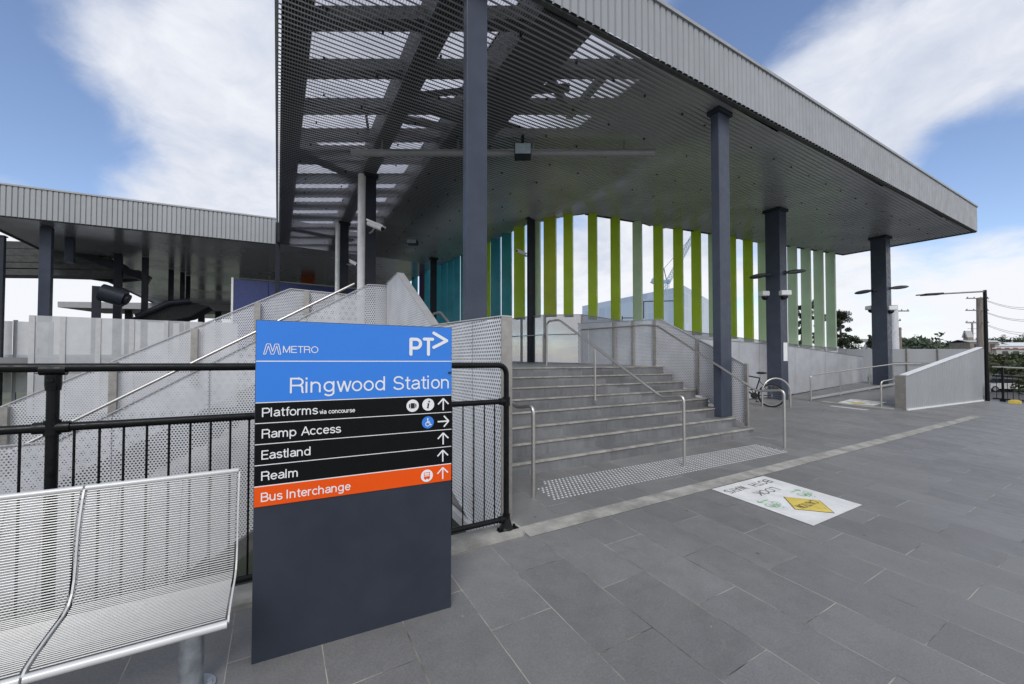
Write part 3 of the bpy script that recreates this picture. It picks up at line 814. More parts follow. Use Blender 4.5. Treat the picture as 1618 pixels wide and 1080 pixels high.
# dark escalator housing
t = thing('escalator_housing', 'black covered escalator rising behind the left parapet', 'escalator', (-5, 24, 2))
mb = MB(); VE = 24.
mb.prism([onv(205, 503, VE), onv(265, 479, VE), onv(300, 476, VE), onv(330, 484, VE), onv(300, 500, VE), onv(270, 506, VE)], (0, 1.6, 0)); mb.build('housing', 'rubber', t)
mb = MB(); mb.tube([onv(215, 500, VE-.1), onv(268, 478, VE-.1), onv(300, 475, VE-.1)], .12, 10); mb.build('handrail', 'navy_dark', t, smooth=True)
t = thing('drum_motor', 'black cylindrical drum held between two short dark posts on the left', 'drum', (-9, 23, 5))
mb = MB(); mb.tube([onv(160, 461, 23), onv(198, 472, 23)], .36, 16); mb.tube([onv(198, 472, 23), onv(203, 474, 23)], .24, 16); mb.build('drum', 'navy_dark', t, smooth=True)
p = onv(153, 452, 23.1); mb = MB(); mb.box(p.x-.12, p.x+.12, 23.0, 23.2, 0, p.z); mb.build('post', 'navy_dark', t)

# ------------------------------------------------------------------ coloured fin screen and the wall below it
CURVE = [(6.9, 60), (7.45, 22), (7.95, 12.3), (8.35, 11.3), (9.3, 10.7), (23.75, 8.45)]
def hit(px, off=0.):
    """where the sight line at photo column px meets the screen's plan curve"""
    d = ray(px, 500); best = None
    for (x0, y0), (x1, y1) in zip(CURVE, CURVE[1:]):
        ex, ey = x1-x0, y1-y0
        det = d.x*(-ey)+d.y*ex
        if abs(det) < 1e-9: continue
        tt = (x0*(-ey)+y0*ex)/det; ss = (d.x*y0-d.y*x0)/det
        if 0 <= ss <= 1 and tt > 0 and (best is None or tt < best): best = tt
    return best
t = thing('fin_screen', 'screen of tall upright lime, pale green and teal fins around the concourse', 'fin screen', (12, 10, 3))
FT = (cR.x, cR.y)
fins = [(655, 10, 'teal', 490), (667, 10, 'purple', 490), (675, 9, 'teal', 490), (692, 11, 'teal', 500), (702, 10, 'teal', 500), (712, 10, 'teal', 502), (722, 10, 'teal', 502), (733, 11, 'teal', 502), (745, 11, 'lime', 502), (755, 11, 'teal', 502),
        (768.5, 14, 'lime', 500), (783.5, 15, 'teal', 500), (801, 15.5, 'teal', 500), (821, 16.5, 'lime', 500), (846, 16, 'pale_green', 497), (869.5, 19, 'olive', 496), (898.5, 14, 'lime', 496),
        (937, 13.5, 'lime', 500), (973, 14, 'lime', 505), (1008, 14, 'pale_green', 507), (1041, 14.5, 'lime', 510), (1072.5, 14.5, 'lime', 520), (1101, 14.5, 'lime', 525), (1128, 14.5, 'pale_green', 528),
        (1156.5, 14.5, 'lime', 531), (1183, 14.5, 'lime', 536), (1206, 14, 'pale_green', 539), (1230, 14, 'pale_green', 541), (1253, 14.5, 'pale_green', 543), (1274.5, 15, 'pale_green', 546), (1294.5, 15, 'pale_green', 548), (1313.5, 15, 'pale_green', 550)]
for x, w, c, yb in fins:
    D = hit(x)
    p = at(x, 500, D); zb = at(x, yb+4, D).z; dv = Vector((ray(x, 500).x, ray(x, 500).y, 0)).normalized()
    an = math.atan2(dv.y, dv.x)-math.pi/2-R_(9 if x > 760 else 0); fw = Vector((math.cos(an), math.sin(an), 0)); fn = Vector((-fw.y, fw.x, 0))
    wd = w*D/FPX
    if x < 760: zb = 1.9
    mb = MB()
    mb.obox(Vector((p.x, p.y, (zb+SZ+.5)/2)), (fw, fn, Vector((0, 0, 1))), (wd/2*dv.dot(cF), .15 if x > 760 else .06, (SZ+.5-zb)/2))
    o = mb.build('fin', c, t, bevel=.012, label={'lime': 'lime green fin', 'olive': 'olive green fin', 'pale_green': 'pale grey-green fin', 'teal': 'teal fin', 'purple': 'dark purple fin'}[c])
t = thing('concourse_screen_wall', 'curved grey perforated parapet below the green fins at the stair head', 'parapet', (9, 10, 1.6))
WC = [(6.6, 30, 3.32), (7.2, 20, 3.32), (7.65, 12.4, 3.32), (8.0, 11.4, 3.33), (8.9, 10.45, 3.3), (10.4, 10.25, 3.17), (12, 10.0, 2.98), (13.9, 9.72, 2.86), (15.8, 9.42, 2.72), (17.8, 9.12, 2.58), (19.8, 8.82, 2.46), (21.8, 8.5, 2.37), (23.4, 8.25, 2.30)]
for i, ((x0, y0, z0), (x1, y1, z1)) in enumerate(zip(WC, WC[1:])):
    b0 = 1.6 if x1 < 9.5 else .3
    a = Vector((x0, y0, 0)); b_ = Vector((x1, y1, 0)); d = (b_-a).normalized(); nn = Vector((d.y, -d.x, 0))
    a += d*.02; b_ -= d*.02
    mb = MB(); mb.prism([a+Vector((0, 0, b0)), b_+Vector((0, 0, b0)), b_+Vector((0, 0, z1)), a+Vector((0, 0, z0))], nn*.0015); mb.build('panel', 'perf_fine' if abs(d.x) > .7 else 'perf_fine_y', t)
    mb = MB(); mb.beam(Vector((x0, y0, z0)), Vector((x1, y1, z1)), .05, .015); mb.build('cap', 'trim', t)
    mb = MB(); mb.obox(Vector((x1, y1, (b0+z1)/2))-nn*.05, (d, nn, Vector((0, 0, 1))), (.035, .035, (z1-b0)/2)); mb.build('post', 'steel_dull', t)
handrail('handrail', 'thin steel handrail fixed along the parapet at the stair head', [[(7.3, 16, 2.66), (7.5, 12.3, 2.62), (7.85, 11.25, 2.62), (8.7, 10.3, 2.62)]], [((7.85, 11.25, 1.65), (7.85, 11.25, 2.62))], r=.02, loc=(8, 11, 1.6))

# ------------------------------------------------------------------ ramp wall, white wedge wall, far fence
t = thing('ramp_wall', 'long low grey panelled wall behind the ramp and bicycle', 'wall', (15, 7.3, .4))
VR = 7.35
us = [9.3, 10.4, 11.6, 12.8, 14.0, 15.2, 16.4, 17.6, 18.8, 20.0, 21.2, 22.4]
def wt(u): return 2.42-.02*(u-9.3) if u < 15.6 else 2.294-(u-15.6)*.055
def wb(u): return gz(VR)+.05 if u < 15.6 else gz(VR)+.05+(u-15.6)*.048
for a, b_ in zip(us, us[1:]):
    mb = MB(); mb.prism([(a+.008, VR, wb(a)), (b_-.008, VR, wb(b_)), (b_-.008, VR, wt(b_)), (a+.008, VR, wt(a))], (0, .0015, 0)); mb.build('panel', 'perf_dense', t)
    mb = MB(); mb.prism([(a, VR+.07, wb(a)), (b_, VR+.07, wb(b_)), (b_, VR+.07, wt(b_)-.01), (a, VR+.07, wt(a)-.01)], (0, .01, 0)); mb.build('back_panel', 'cap', t)
    mb = MB(); mb.box(a-.03, a+.03, VR+.014, VR+.06, gz(VR)-.02, wt(a)-.01); mb.build('post', 'trim', t)
    mb = MB(); mb.beam((a, VR, wt(a)), (b_, VR, wt(b_)), .05, .014); mb.build('cap', 'trim', t)
t = thing('wedge_wall', 'short white ribbed wall whose top slopes up to the right beside the plaza', 'wall', (19, 4.2, .25))
wp = [Vector((16.07, 4.285)), Vector((22.7, 3.942))]
d2 = (wp[1]-wp[0]).normalized()
h0, h1 = onv(1432, 593, 4.285).z, onv(1552, 549, 3.942).z
mb = MB(); n = 44
for i in range(n):
    for s0, s1, o0, o1 in ((0, .8, 0, 0), (.8, .9, 0, .02), (.9, 1.0, .02, 0)):
        qa, qb = (i+s0)/n, (i+s1)/n
        pa = wp[0].lerp(wp[1], qa); pb = wp[0].lerp(wp[1], qb)
        za, zb_ = h0+(h1-h0)*qa, h0+(h1-h0)*qb
        mb.quad((pa.x, pa.y+o0, gz(pa.y)-.03), (pb.x, pb.y+o1, gz(pb.y)-.03), (pb.x, pb.y+o1, zb_), (pa.x, pa.y+o0, za))
mb.build('front_panel', 'fascia', t)
mb = MB(); mb.prism([(wp[0].x, wp[0].y+.04, .1), (wp[1].x, wp[1].y+.04, .1), (wp[1].x, wp[1].y+.04, h1-.01), (wp[0].x, wp[0].y+.04, h0-.01)], (0, .08, 0)); mb.build('back_panel', 'fascia', t)
mb = MB(); mb.beam((wp[0].x, wp[0].y+.05, h0+.01), (wp[1].x, wp[1].y+.05, h1+.01), .16, .03); mb.build('cap', 'white_metal', t)
mb = MB(); mb.box(wp[0].x-.02, wp[0].x-.005, wp[0].y-.005, wp[0].y+.24, gz(4.3)-.02, h0); mb.build('end_plate', 'steel_dull', t)
mb = MB(); mb.beam((wp[0].x, wp[0].y-.02, gz(4.285)+.02), (wp[1].x, wp[1].y-.02, gz(3.94)+.02), .03, .05); mb.build('base_trim', 'white_metal', t)
a, b_ = ong(1426, 648), ong(1413, 648)
handrail('handrail', 'short bent steel handrail end beside the white wedge wall', [[(15.75, 4.75, .28), (15.75, 4.75, 1.1), (16.2, 4.62, 1.15), (18, 4.55, 1.28)]], [], r=.022, loc=(15.8, 4.7, .3))
hr = [(15.4, 6.45, .39), (15.4, 6.45, 1.24), (21.3, 6.05, 1.60), (24.0, 5.9, 1.62)]
t = handrail('handrail', 'long steel ramp handrail with three posts running past the navy column', [hr], [((17.3, 6.32, .46), (17.3, 6.32, 1.35)), ((19.4, 6.18, .60), (19.4, 6.18, 1.48)), ((21.3, 6.05, .7), (21.3, 6.05, 1.6))], r=.022, loc=(15.4, 6.45, .4))
mb = MB(); mb.beam((15.4, 6.45, .47), (22.0, 6.02, .84), .06, .06); mb.build('kerb_rail', 'cap', t)
t = thing('boundary_screen', 'grey panelled screen with two steel posts beyond the top of the ramp', 'screen', (28, 7, 1))
pa, pb = at(1402, 551, 20.5), at(1560, 550, 20.5)
e = (pb-pa); e.z = 0; L = e.length; e /= L
zt = pa.z
def scr(px): return pa + e*((px-1402)/158*L)
for x0, x1 in ((1325, 1366), (1366, 1402), (1402, 1432), (1432, 1481), (1481, 1560)):
    A_, B_ = scr(x0), scr(x1)
    mb = MB(); mb.prism([(A_.x, A_.y, .2), (B_.x, B_.y, .2), (B_.x, B_.y, zt), (A_.x, A_.y, zt)], Vector((-e.y, e.x, 0))*.03); mb.build('panel', 'fascia', t)
for x in (1432, 1481):
    A_ = scr(x)-Vector((-e.y, e.x, 0))*.05; mb = MB(); mb.obox(Vector((A_.x, A_.y, zt/2+.1)), (e, Vector((-e.y, e.x, 0)), Vector((0, 0, 1))), (.05, .04, zt/2-.1)); mb.build('post', 'steel_dull', t)
n_ = Vector((-e.y, e.x, 0))
mb = MB(); A_, B_ = scr(1400)-n_*.14, scr(1500)-n_*.14; mb.tube([(A_.x, A_.y, 1.67), (B_.x, B_.y, 1.63)], .025, 8); mb.build('rail', 'steel_dull', t)

# ------------------------------------------------------------------ text helper: a plain grotesque drawn with even strokes
def AR(cx, cy, rx, ry, a0, a1, n=14): return [(cx+rx*math.cos(R_(a0+(a1-a0)*k/n)), cy+ry*math.sin(R_(a0+(a1-a0)*k/n))) for k in range(n+1)]
def EL(cx, cy, rx, ry): return AR(cx, cy, rx, ry, 0, 360, 28)
ST1, STX = [(.06, 0), (.06, 1)], [(.06, 0), (.06, .73)]
ARCH = [(.06, .42)]+AR(.275, .44, .215, .23, 175, 0)+[(.49, 0)]
GL = {
 'R': ([ST1, [(.06, .945), (.42, .945)]+AR(.42, .72, .22, .225, 90, -90)+[(.06, .495)], [(.42, .495)]+AR(.46, .33, .16, .165, 90, 0, 6)+[(.62, .12), (.66, 0)]], .77),
 'i': ([STX, [(.06, .87), (.06, 1)]], .25), 'l': ([ST1], .25), 'I': ([ST1], .28),
 'n': ([STX, ARCH], .67), 'h': ([ST1, ARCH], .67),
 'g': ([EL(.30, .375, .24, .30), [(.54, .73), (.54, .0)]+AR(.30, -.03, .24, .19, 0, -155)], .72),
 'w': ([[(.03, .73), (.21, .0)], [(.21, 0), (.39, .73)], [(.39, .73), (.57, 0)], [(.57, 0), (.75, .73)]], .80),
 'o': ([EL(.30, .365, .245, .31)], .66), 'd': ([EL(.30, .365, .24, .31), [(.54, 0), (.54, 1)]], .72),
 'p': ([EL(.30, .365, .24, .31), [(.06, -.27), (.06, .73)]], .70),
 'S': ([AR(.345, .72, .255, .225, 12, 262)+[(.36, .495)]+AR(.345, .275, .285, .22, 75, -168)], .73),
 's': ([AR(.26, .525, .19, .15, 15, 262)+[(.27, .375)]+AR(.26, .21, .21, .155, 75, -165)], .55),
 't': ([[(.17, .93), (.17, .2)]+AR(.28, .17, .11, .115, 180, 270, 6)+[(.35, .055)], [(.02, .675), (.34, .675)]], .40),
 'a': ([AR(.285, .49, .205, .185, 160, 0)+[(.49, .12), (.56, .055)], [(.49, .42), (.30, .39)]+AR(.26, .215, .205, .16, 100, 300)+[(.47, .2)]], .62),
 'P': ([ST1, [(.06, .945), (.40, .945)]+AR(.40, .70, .23, .245, 90, -90)+[(.06, .455)]], .72),
 'f': ([AR(.31, .81, .14, .14, 80, 180, 8)+[(.17, 0)], [(.02, .675), (.34, .675)]], .36),
 'r': ([STX, [(.06, .40)]+AR(.28, .42, .22, .25, 180, 78)], .41),
 'm': ([STX, [(.06, .42)]+AR(.24, .44, .18, .23, 175, 0)+[(.42, 0)], [(.42, .42)]+AR(.60, .44, .18, .23, 175, 0)+[(.78, 0)]], .96),
 'A': ([[(.03, 0), (.37, 1)], [(.37, 1), (.71, 0)], [(.14, .33), (.60, .33)]], .76),
 'c': ([AR(.30, .365, .24, .31, 38, 322)], .60), 'e': ([[(.07, .38), (.53, .38)], AR(.30, .365, .24, .31, 2, 325)], .64),
 'E': ([ST1, [(.06, .945), (.60, .945)], [(.06, .52), (.56, .52)], [(.06, .055), (.61, .055)]], .68),
 'B': ([ST1, [(.06, .945), (.38, .945)]+AR(.38, .735, .2, .21, 90, -90)+[(.06, .525)], [(.38, .525), (.41, .525)]+AR(.41, .29, .22, .235, 90, -90)+[(.06, .055)]], .75),
 'u': ([[(.06, .73), (.06, .29)]+AR(.275, .29, .215, .235, 180, 355), [(.49, .73), (.49, 0)]], .66),
 'v': ([[(.03, .73), (.26, 0)], [(.26, 0), (.49, .73)]], .53),
 'M': ([ST1, [(.06, 1), (.39, .05)], [(.39, .05), (.72, 1)], [(.72, 1), (.72, 0)]], .86), 'T': ([[(.0, .945), (.62, .945)], [(.31, .945), (.31, 0)]], .66),
 'O': ([EL(.40, .5, .345, .445)], .86), 'L': ([ST1, [(.06, .055), (.55, .055)]], .62), 'K': ([ST1, [(.06, .36), (.60, 1)], [(.24, .56), (.62, 0)]], .70),
 'H': ([ST1, [(.60, 0), (.60, 1)], [(.06, .52), (.60, .52)]], .74), 'W': ([[(.03, 1), (.24, 0)], [(.24, 0), (.46, 1)], [(.46, 1), (.68, 0)], [(.68, 0), (.90, 1)]], .98),
 'Y': ([[(.03, 1), (.33, .45)], [(.63, 1), (.33, .45)], [(.33, .45), (.33, 0)]], .70), 'C': ([AR(.40, .5, .345, .445, 40, 320)], .80),
 'U': ([[(.06, 1), (.06, .32)]+AR(.32, .32, .26, .265, 180, 360)+[(.58, 1)]], .74), 'N': ([ST1, [(.06, 1), (.58, 0)], [(.58, 0), (.58, 1)]], .76),
 ' ': ([], .34)}
LC = [0]
def text_mb(mb, txt, origin, sx, sy, width, cap, wt=.115, x0=0., tot=None):
    """flat lettering; the whole of txt is width wide with capitals cap tall, strokes wt x cap"""
    tot = tot or (sum(GL[c][1] for c in txt)-.12)
    kx = width/tot; nz = sx.cross(sy).normalized(); x = x0
    for c in txt:
        for path in GL[c][0]:
            LC[0] += 1; o = nz*((LC[0] % 9)*.00007)
            P = [Vector(((x+a)*kx, b_*cap)) for a, b_ in path]
            closed = (P[0]-P[-1]).length < 1e-6
            if closed: P = P[:-1]
            m = len(P); hw = wt*cap/2; L_, R2 = [], []
            for i in range(m):
                if closed: a, b_ = P[i-1], P[(i+1) % m]
                else: a, b_ = P[max(i-1, 0)], P[min(i+1, m-1)]
                d = (b_-a).normalized(); n = Vector((-d.y, d.x))
                e_ = (P[i]-P[i-1]) if (i or closed) else (P[1]-P[0])
                cs = max(.5, abs(n.dot(Vector((-e_.y, e_.x)).normalized())))
                L_.append(P[i]+n*hw/cs); R2.append(P[i]-n*hw/cs)
            for i in range(m if closed else m-1):
                j = (i+1) % m
                mb.quad(*[origin+sx*q.x+sy*q.y+o for q in (L_[i], R2[i], R2[j], L_[j])])
        x += GL[c][1]
    return x

# ------------------------------------------------------------------ wayfinding sign
SA = Vector((-.099, 2.465, .143)); S_ = Vector((.9982, -.0598, 0)); N_ = Vector((-.0598, -.9982, 0)); Z_ = Vector((0, 0, 1))
SW = 1.066
SGN = t = thing('wayfinding_sign', 'upright station direction sign, blue black and orange panels over a charcoal slab', 'sign', tuple(SA+S_*.53))
def sp(s, h, o=0.): return SA + S_*s + Z_*h + N_*o
def slab(s0, s1, h0, h1, o0, o1, name, mat, par=None, bev=.0015):
    mb = MB(); mb.obox(sp((s0+s1)/2, (h0+h1)/2, (o0+o1)/2), (S_, Z_, N_), ((s1-s0)/2, (h1-h0)/2, (o1-o0)/2)); return mb.build(name, mat, par or t, bevel=bev)
slab(0, SW, -.01, 1.776, -.09, 0, 'body', 'sign_charcoal', bev=.003)
blue = slab(.003, SW-.003, 1.345, 1.772, 0.0005, .005, 'blue_panel', 'sign_blue')
rowz = [1.341, 1.2345, 1.1255, 1.017, .9085]
rows = []
for i in range(4):
    rows.append(slab(.003, SW-.003, rowz[i+1]+.0025, rowz[i]-.0005, .0005, .005, 'black_panel', 'sign_black'))
orange = slab(.003, SW-.003, .803, rowz[4]-.002, .0005, .005, 'orange_panel', 'sign_orange')
slab(.003, SW-.003, .905, .9085+.003, .0005, .0042, 'divider', 'sign_white', bev=0)
for i in range(1, 4): slab(.003, SW-.003, rowz[i]-.0012, rowz[i]+.0028, .0005, .0047, 'divider', 'sign_white', bev=0)
slab(.003, SW-.003, 1.3405, 1.3448, .0005, .0047, 'divider', 'sign_white', bev=0)
slab(.004, SW-.004, 1.5565, 1.5618, .0055, .0062, 'divider', 'sign_white', par=blue, bev=0)
OFF = .0062
cnt = [0]
def nxt(): cnt[0] += 1; return OFF + (cnt[0] % 24)*.00006
def words(txt, s, h, w, cap, par, mat='sign_white', wt=.125):
    tot = sum(GL[c][1] for c in txt)-.12; x = 0.
    for wd in txt.split(' '):
        mb = MB(); x = text_mb(mb, wd, sp(s, h, OFF), S_, Z_, w, cap, wt, x, tot)+GL[' '][1]
        mb.build('lettering', mat, par)
words('Ringwood Station', .158, 1.387, .887, .083, blue, wt=.108)
words('METRO', .124, 1.604, .168, .037, blue, wt=.11)
words('Platforms', .033, 1.268, .258, .047, rows[0])
words('via concourse', .304, 1.268, .181, .024, rows[0], wt=.15)
words('Ramp Access', .033, 1.157, .376, .047, rows[1])
words('Eastland', .033, 1.047, .228, .047, rows[2])
words('Realm', .033, .938, .168, .047, rows[3])
words('Bus Interchange', .033, .828, .430, .047, orange)
def stroke(mb, pts, w, rounded=True):
    P = [Vector(q) for q in pts]
    for a, b_ in zip(P, P[1:]):
        d = (b_-a).normalized(); n = Vector((-d.y, d.x))*w/2; o = nxt()
        mb.poly([sp(*(a+n), o), sp(*(a-n), o), sp(*(b_-n), o), sp(*(b_+n), o)])
    if rounded:
        for q in P: disc(mb, q.x, q.y, w/2, 12)
def disc(mb, s, h, r, n=28):
    o = nxt(); mb.poly([sp(s+r*math.cos(2*math.pi*k/n), h+r*math.sin(2*math.pi*k/n), o) for k in range(n)])
def arc(cx, cy, r, a0, a1, n=12): return [(cx+r*math.cos(R_(a0+(a1-a0)*k/n)), cy+r*math.sin(R_(a0+(a1-a0)*k/n))) for k in range(n+1)]
# transport mark: P T and chevron
mb = MB()
stroke(mb, [(.803, 1.602), (.803, 1.694), (.835, 1.694)] + arc(.835, 1.667, .027, 90, -90) + [(.803, 1.640)], .019)
stroke(mb, [(.885, 1.697), (.938, 1.697)], .019); stroke(mb, [(.9115, 1.697), (.9115, 1.602)], .019)
stroke(mb, [(.945, 1.736), (1.030, 1.690), (.945, 1.646)], .019)
mb.build('logo', 'sign_white', blue)
# outlined slanted M mark
mb = MB()
M_ = [(.037, 1.596), (.050, 1.650), (.0665, 1.650), (.077, 1.610), (.088, 1.650), (.1045, 1.650), (.115, 1.596)]
stroke(mb, M_, .0035)
stroke(mb, [(.046, 1.596), (.058, 1.640), (.071, 1.596), (.083, 1.596), (.096, 1.640), (.106, 1.596)], .0032)
stroke(mb, [(.037, 1.596), (.046, 1.596)], .0032); stroke(mb, [(.106, 1.596), (.115, 1.596)], .0032)
mb.build('logo', 'sign_white', blue)
slab(1.040, 1.062, 1.482, 1.492, .0055, .012, 'latch', 'icon_black', par=blue, bev=0)
def arrow(par, s, h, right=False, r=.036):
    mb = MB()
    if right: stroke(mb, [(s-r, h), (s+r, h)], .0085, False); stroke(mb, [(s+.004, h+r*.95), (s+r, h), (s+.004, h-r*.95)], .0085, False)
    else: stroke(mb, [(s, h-r), (s, h+r)], .0085, False); stroke(mb, [(s-r*.95, h+.001), (s, h+r), (s+r*.95, h+.001)], .0085, False)
    mb.build('arrow', 'sign_white', par)
arrow(rows[0], 1.008, 1.287); arrow(rows[1], 1.008, 1.180, True); arrow(rows[2], 1.008, 1.071); arrow(rows[3], 1.006, .963); arrow(orange, 1.006, .854)
RAD = .0375
def icon(par, s, h, mat):
    mb = MB(); disc(mb, s, h, RAD); return mb.build('icon_disc', mat, par)
ic = icon(rows[0], .815, 1.288, 'sign_white')
OFF = .0082
mb = MB(); stroke(mb, [(.815, 1.272), (.815, 1.304)], .024, False); stroke(mb, [(.796, 1.279), (.796, 1.297)], .006); stroke(mb, [(.834, 1.279), (.834, 1.297)], .006); mb.build('icon_symbol', 'icon_black', rows[0])
OFF = .0062
icon(rows[0], .912, 1.290, 'sign_white'); OFF = .0082
mb = MB(); stroke(mb, [(.914, 1.296), (.9075, 1.270)], .009, False); stroke(mb, [(.906, 1.296), (.916, 1.296)], .005, False); stroke(mb, [(.903, 1.270), (.914, 1.270)], .005, False); disc(mb, .917, 1.309, .0055, 12); mb.build('icon_symbol', 'icon_black', rows[0])
OFF = .0062; icon(rows[1], .910, 1.180, 'sign_blue'); OFF = .0082
mb = MB(); disc(mb, .908, 1.201, .005, 12); stroke(mb, [(.908, 1.194), (.909, 1.178), (.921, 1.177), (.926, 1.163), (.931, 1.165)], .0052); stroke(mb, [(.909, 1.186), (.919, 1.186)], .0045); stroke(mb, arc(.908, 1.170, .0125, 110, 345, 12), .0045); mb.build('icon_symbol', 'sign_white', rows[1])
OFF = .0062; icon(orange, .905, .852, 'sign_white'); OFF = .0082
mb = MB(); stroke(mb, [(.890, .842), (.920, .842)], .014, False); stroke(mb, [(.888, .836), (.888, .871), (.922, .871), (.922, .836)], .0035); stroke(mb, [(.889, .857), (.921, .857)], .003, False); disc(mb, .896, .833, .0045, 12); disc(mb, .914, .833, .0045, 12); mb.build('icon_symbol', 'sign_orange', orange)
OFF = .0084; mb = MB(); disc(mb, .896, .843, .003, 10); disc(mb, .914, .843, .003, 10); mb.build('icon_symbol', 'sign_white', orange)

# ------------------------------------------------------------------ bench
t = thing('bench', 'silver wire-mesh metal bench on a round galvanised leg beside the sign', 'bench', (-.8, 2.35, .14))
prof = [(2.650, 1.100), (2.632, 1.06), (2.612, 1.0), (2.592, .93), (2.580, .86), (2.572, .79), (2.560, .72), (2.540, .665), (2.505, .628), (2.45, .612), (2.38, .607), (2.30, .600), (2.22, .592), (2.165, .582), (2.14, .566)]
seg = [Vector((0, a, b_)) for a, b_ in prof]
cum = [0]
for a, b_ in zip(seg, seg[1:]): cum.append(cum[-1]+(b_-a).length)
def on_prof(s):
    for i in range(len(cum)-1):
        if s <= cum[i+1]+1e-9:
            q = (s-cum[i])/(cum[i+1]-cum[i]); return seg[i].lerp(seg[i+1], q)
    return seg[-1]
edges_ = [-.172, -.776, -1.38, -1.984]
for a, b_ in zip(edges_, edges_[1:]):
    mb = MB(); n = 78
    for k in range(1, n):
        p = on_prof(cum[-1]*k/n)
        mb.tube([(b_+.012, p.y, p.z), (a-.012, p.y, p.z)], .0034, 6, cap=False)
    for f_ in (.2, .4, .6, .8):
        u = a+(b_-a)*f_
        mb.tube([(u, q_.y+.004, q_.z-.006) for q_ in [on_prof(cum[-1]*k/24) for k in range(25)]], .0022, 5, cap=False)
    o = mb.build('seat_panel', 'bench_metal', t, smooth=True)
    mb = MB(); mb.tube([(b_+.004, 2.652, 1.104), (a-.004, 2.652, 1.104)], .0135, 12); mb.build('top_rail', 'bench_rail', o, smooth=True)
    mb = MB(); mb.tube([(b_+.004, 2.142, .560), (a-.004, 2.142, .560)], .0165, 12); mb.build('front_rail', 'bench_rail', o, smooth=True)
for u in edges_:
    mb = MB()
    for a, b_ in zip(seg, seg[1:]): mb.beam((u, a.y, a.z), (u, b_.y, b_.z), .0075, .012)
    mb.build('side_frame', 'bench_rail', t)
lx = -.335
for u in (lx, lx-1.3):
    mb = MB(); mb.tube([(u, 2.42, .14), (u, 2.42, .60)], .048, 20); o = mb.build('leg', 'galv', t, smooth=True)
    mb = MB(); mb.tube([(u, 2.42, .142), (u, 2.42, .155)], .095, 24); mb.tube([(u-.07, 2.42, .15), (u-.07, 2.42, .172)], .012, 6); mb.tube([(u+.07, 2.42, .15), (u+.07, 2.42, .172)], .012, 6); mb.build('base_plate', 'galv', o)
mb = MB(); mb.beam((-1.95, 2.42, .575), (-.2, 2.42, .575), .06, .04); mb.build('support_rail', 'galv', t)

# ------------------------------------------------------------------ floor decals
def decal(corners, label, main=True):
    """plan corners of the print as it is read: top-left, top-right, bottom-right, bottom-left"""
    TL, TR_, BR, BL = [Vector(q) for q in corners]
    t = thing('floor_decal', label, 'floor decal', tuple((TL+BR)/2), 'printed decals stuck on the paving')
    def fp(a, b_, o=.005): return TL.lerp(TR_, a).lerp(BL.lerp(BR, a), 1-b_) + Vector((0, 0, o))
    mb = MB(); mb.poly([fp(0, 1), fp(1, 1), fp(1, 0), fp(0, 0)]); mb.build('sheet', 'mat_white', t)
    W_ = (TR_-TL).length; H_ = (TL-BL).length; sx = (TR_-TL)/W_; sy = (TL-BL)/H_
    q = [(.51, .955), (.75, .73), (.51, .505), (.28, .73)]
    mb = MB(); mb.poly([fp(.51+(a-.51)*1.05, .73+(b_-.73)*1.05, .0065) for a, b_ in q]); mb.build('diamond_border', 'mat_black', t)
    mb = MB(); mb.poly([fp(a, b_, .008) for a, b_ in q]); mb.build('diamond', 'mat_yellow', t)
    for txt, a0, b0, wf, hf, wt in (('LOOK', .31, .27, .38, .10, .12), ('BOTH', .115, .085, .36, .10, .12), ('WAYS', .60, .085, .33, .10, .12), ('CAUTION', .345, .685, .33, .085, .10)):
        mb = MB(); text_mb(mb, txt, fp(a0, b0, .0095 if txt == 'CAUTION' else .0065), sx, sy, W_*wf, H_*hf, wt); mb.build('lettering', 'mat_black', t)
    for cx, sg in ((.21, -1), (.83, 1)):
        mb = MB()
        def ln(pts, w):
            for (a0, b0), (a1, b1) in zip(pts, pts[1:]):
                d = Vector(((a1-a0)*W_, (b1-b0)*H_)).normalized(); n = Vector((-d.y*w/W_, d.x*w/H_))
                o_ = .0065+random.random()*.0008
                mb.poly([fp(a0+n.x, b0+n.y, o_), fp(a0-n.x, b0-n.y, o_), fp(a1-n.x, b1-n.y, o_), fp(a1+n.x, b1+n.y, o_)])
        for wx in (-.06, .06): ln([(cx+wx+.037*math.cos(k*.7), .56+.042*math.sin(k*.7)) for k in range(10)], .005)
        ln([(cx-.06, .56), (cx-.02, .62), (cx+.04, .62), (cx+.06, .56)], .006); ln([(cx-.02, .62), (cx, .56), (cx+.04, .62)], .005); ln([(cx-.03, .65), (cx-.01, .65)], .006)
        ln([(cx-.08*sg, .465), (cx+.08*sg, .465)], .008); ln([(cx+.045*sg, .495), (cx+.085*sg, .465), (cx+.045*sg, .435)], .008)
        mb.build('bicycle_symbol', 'mat_green', t)
def g3(x, y): return (x, y, gz(y))
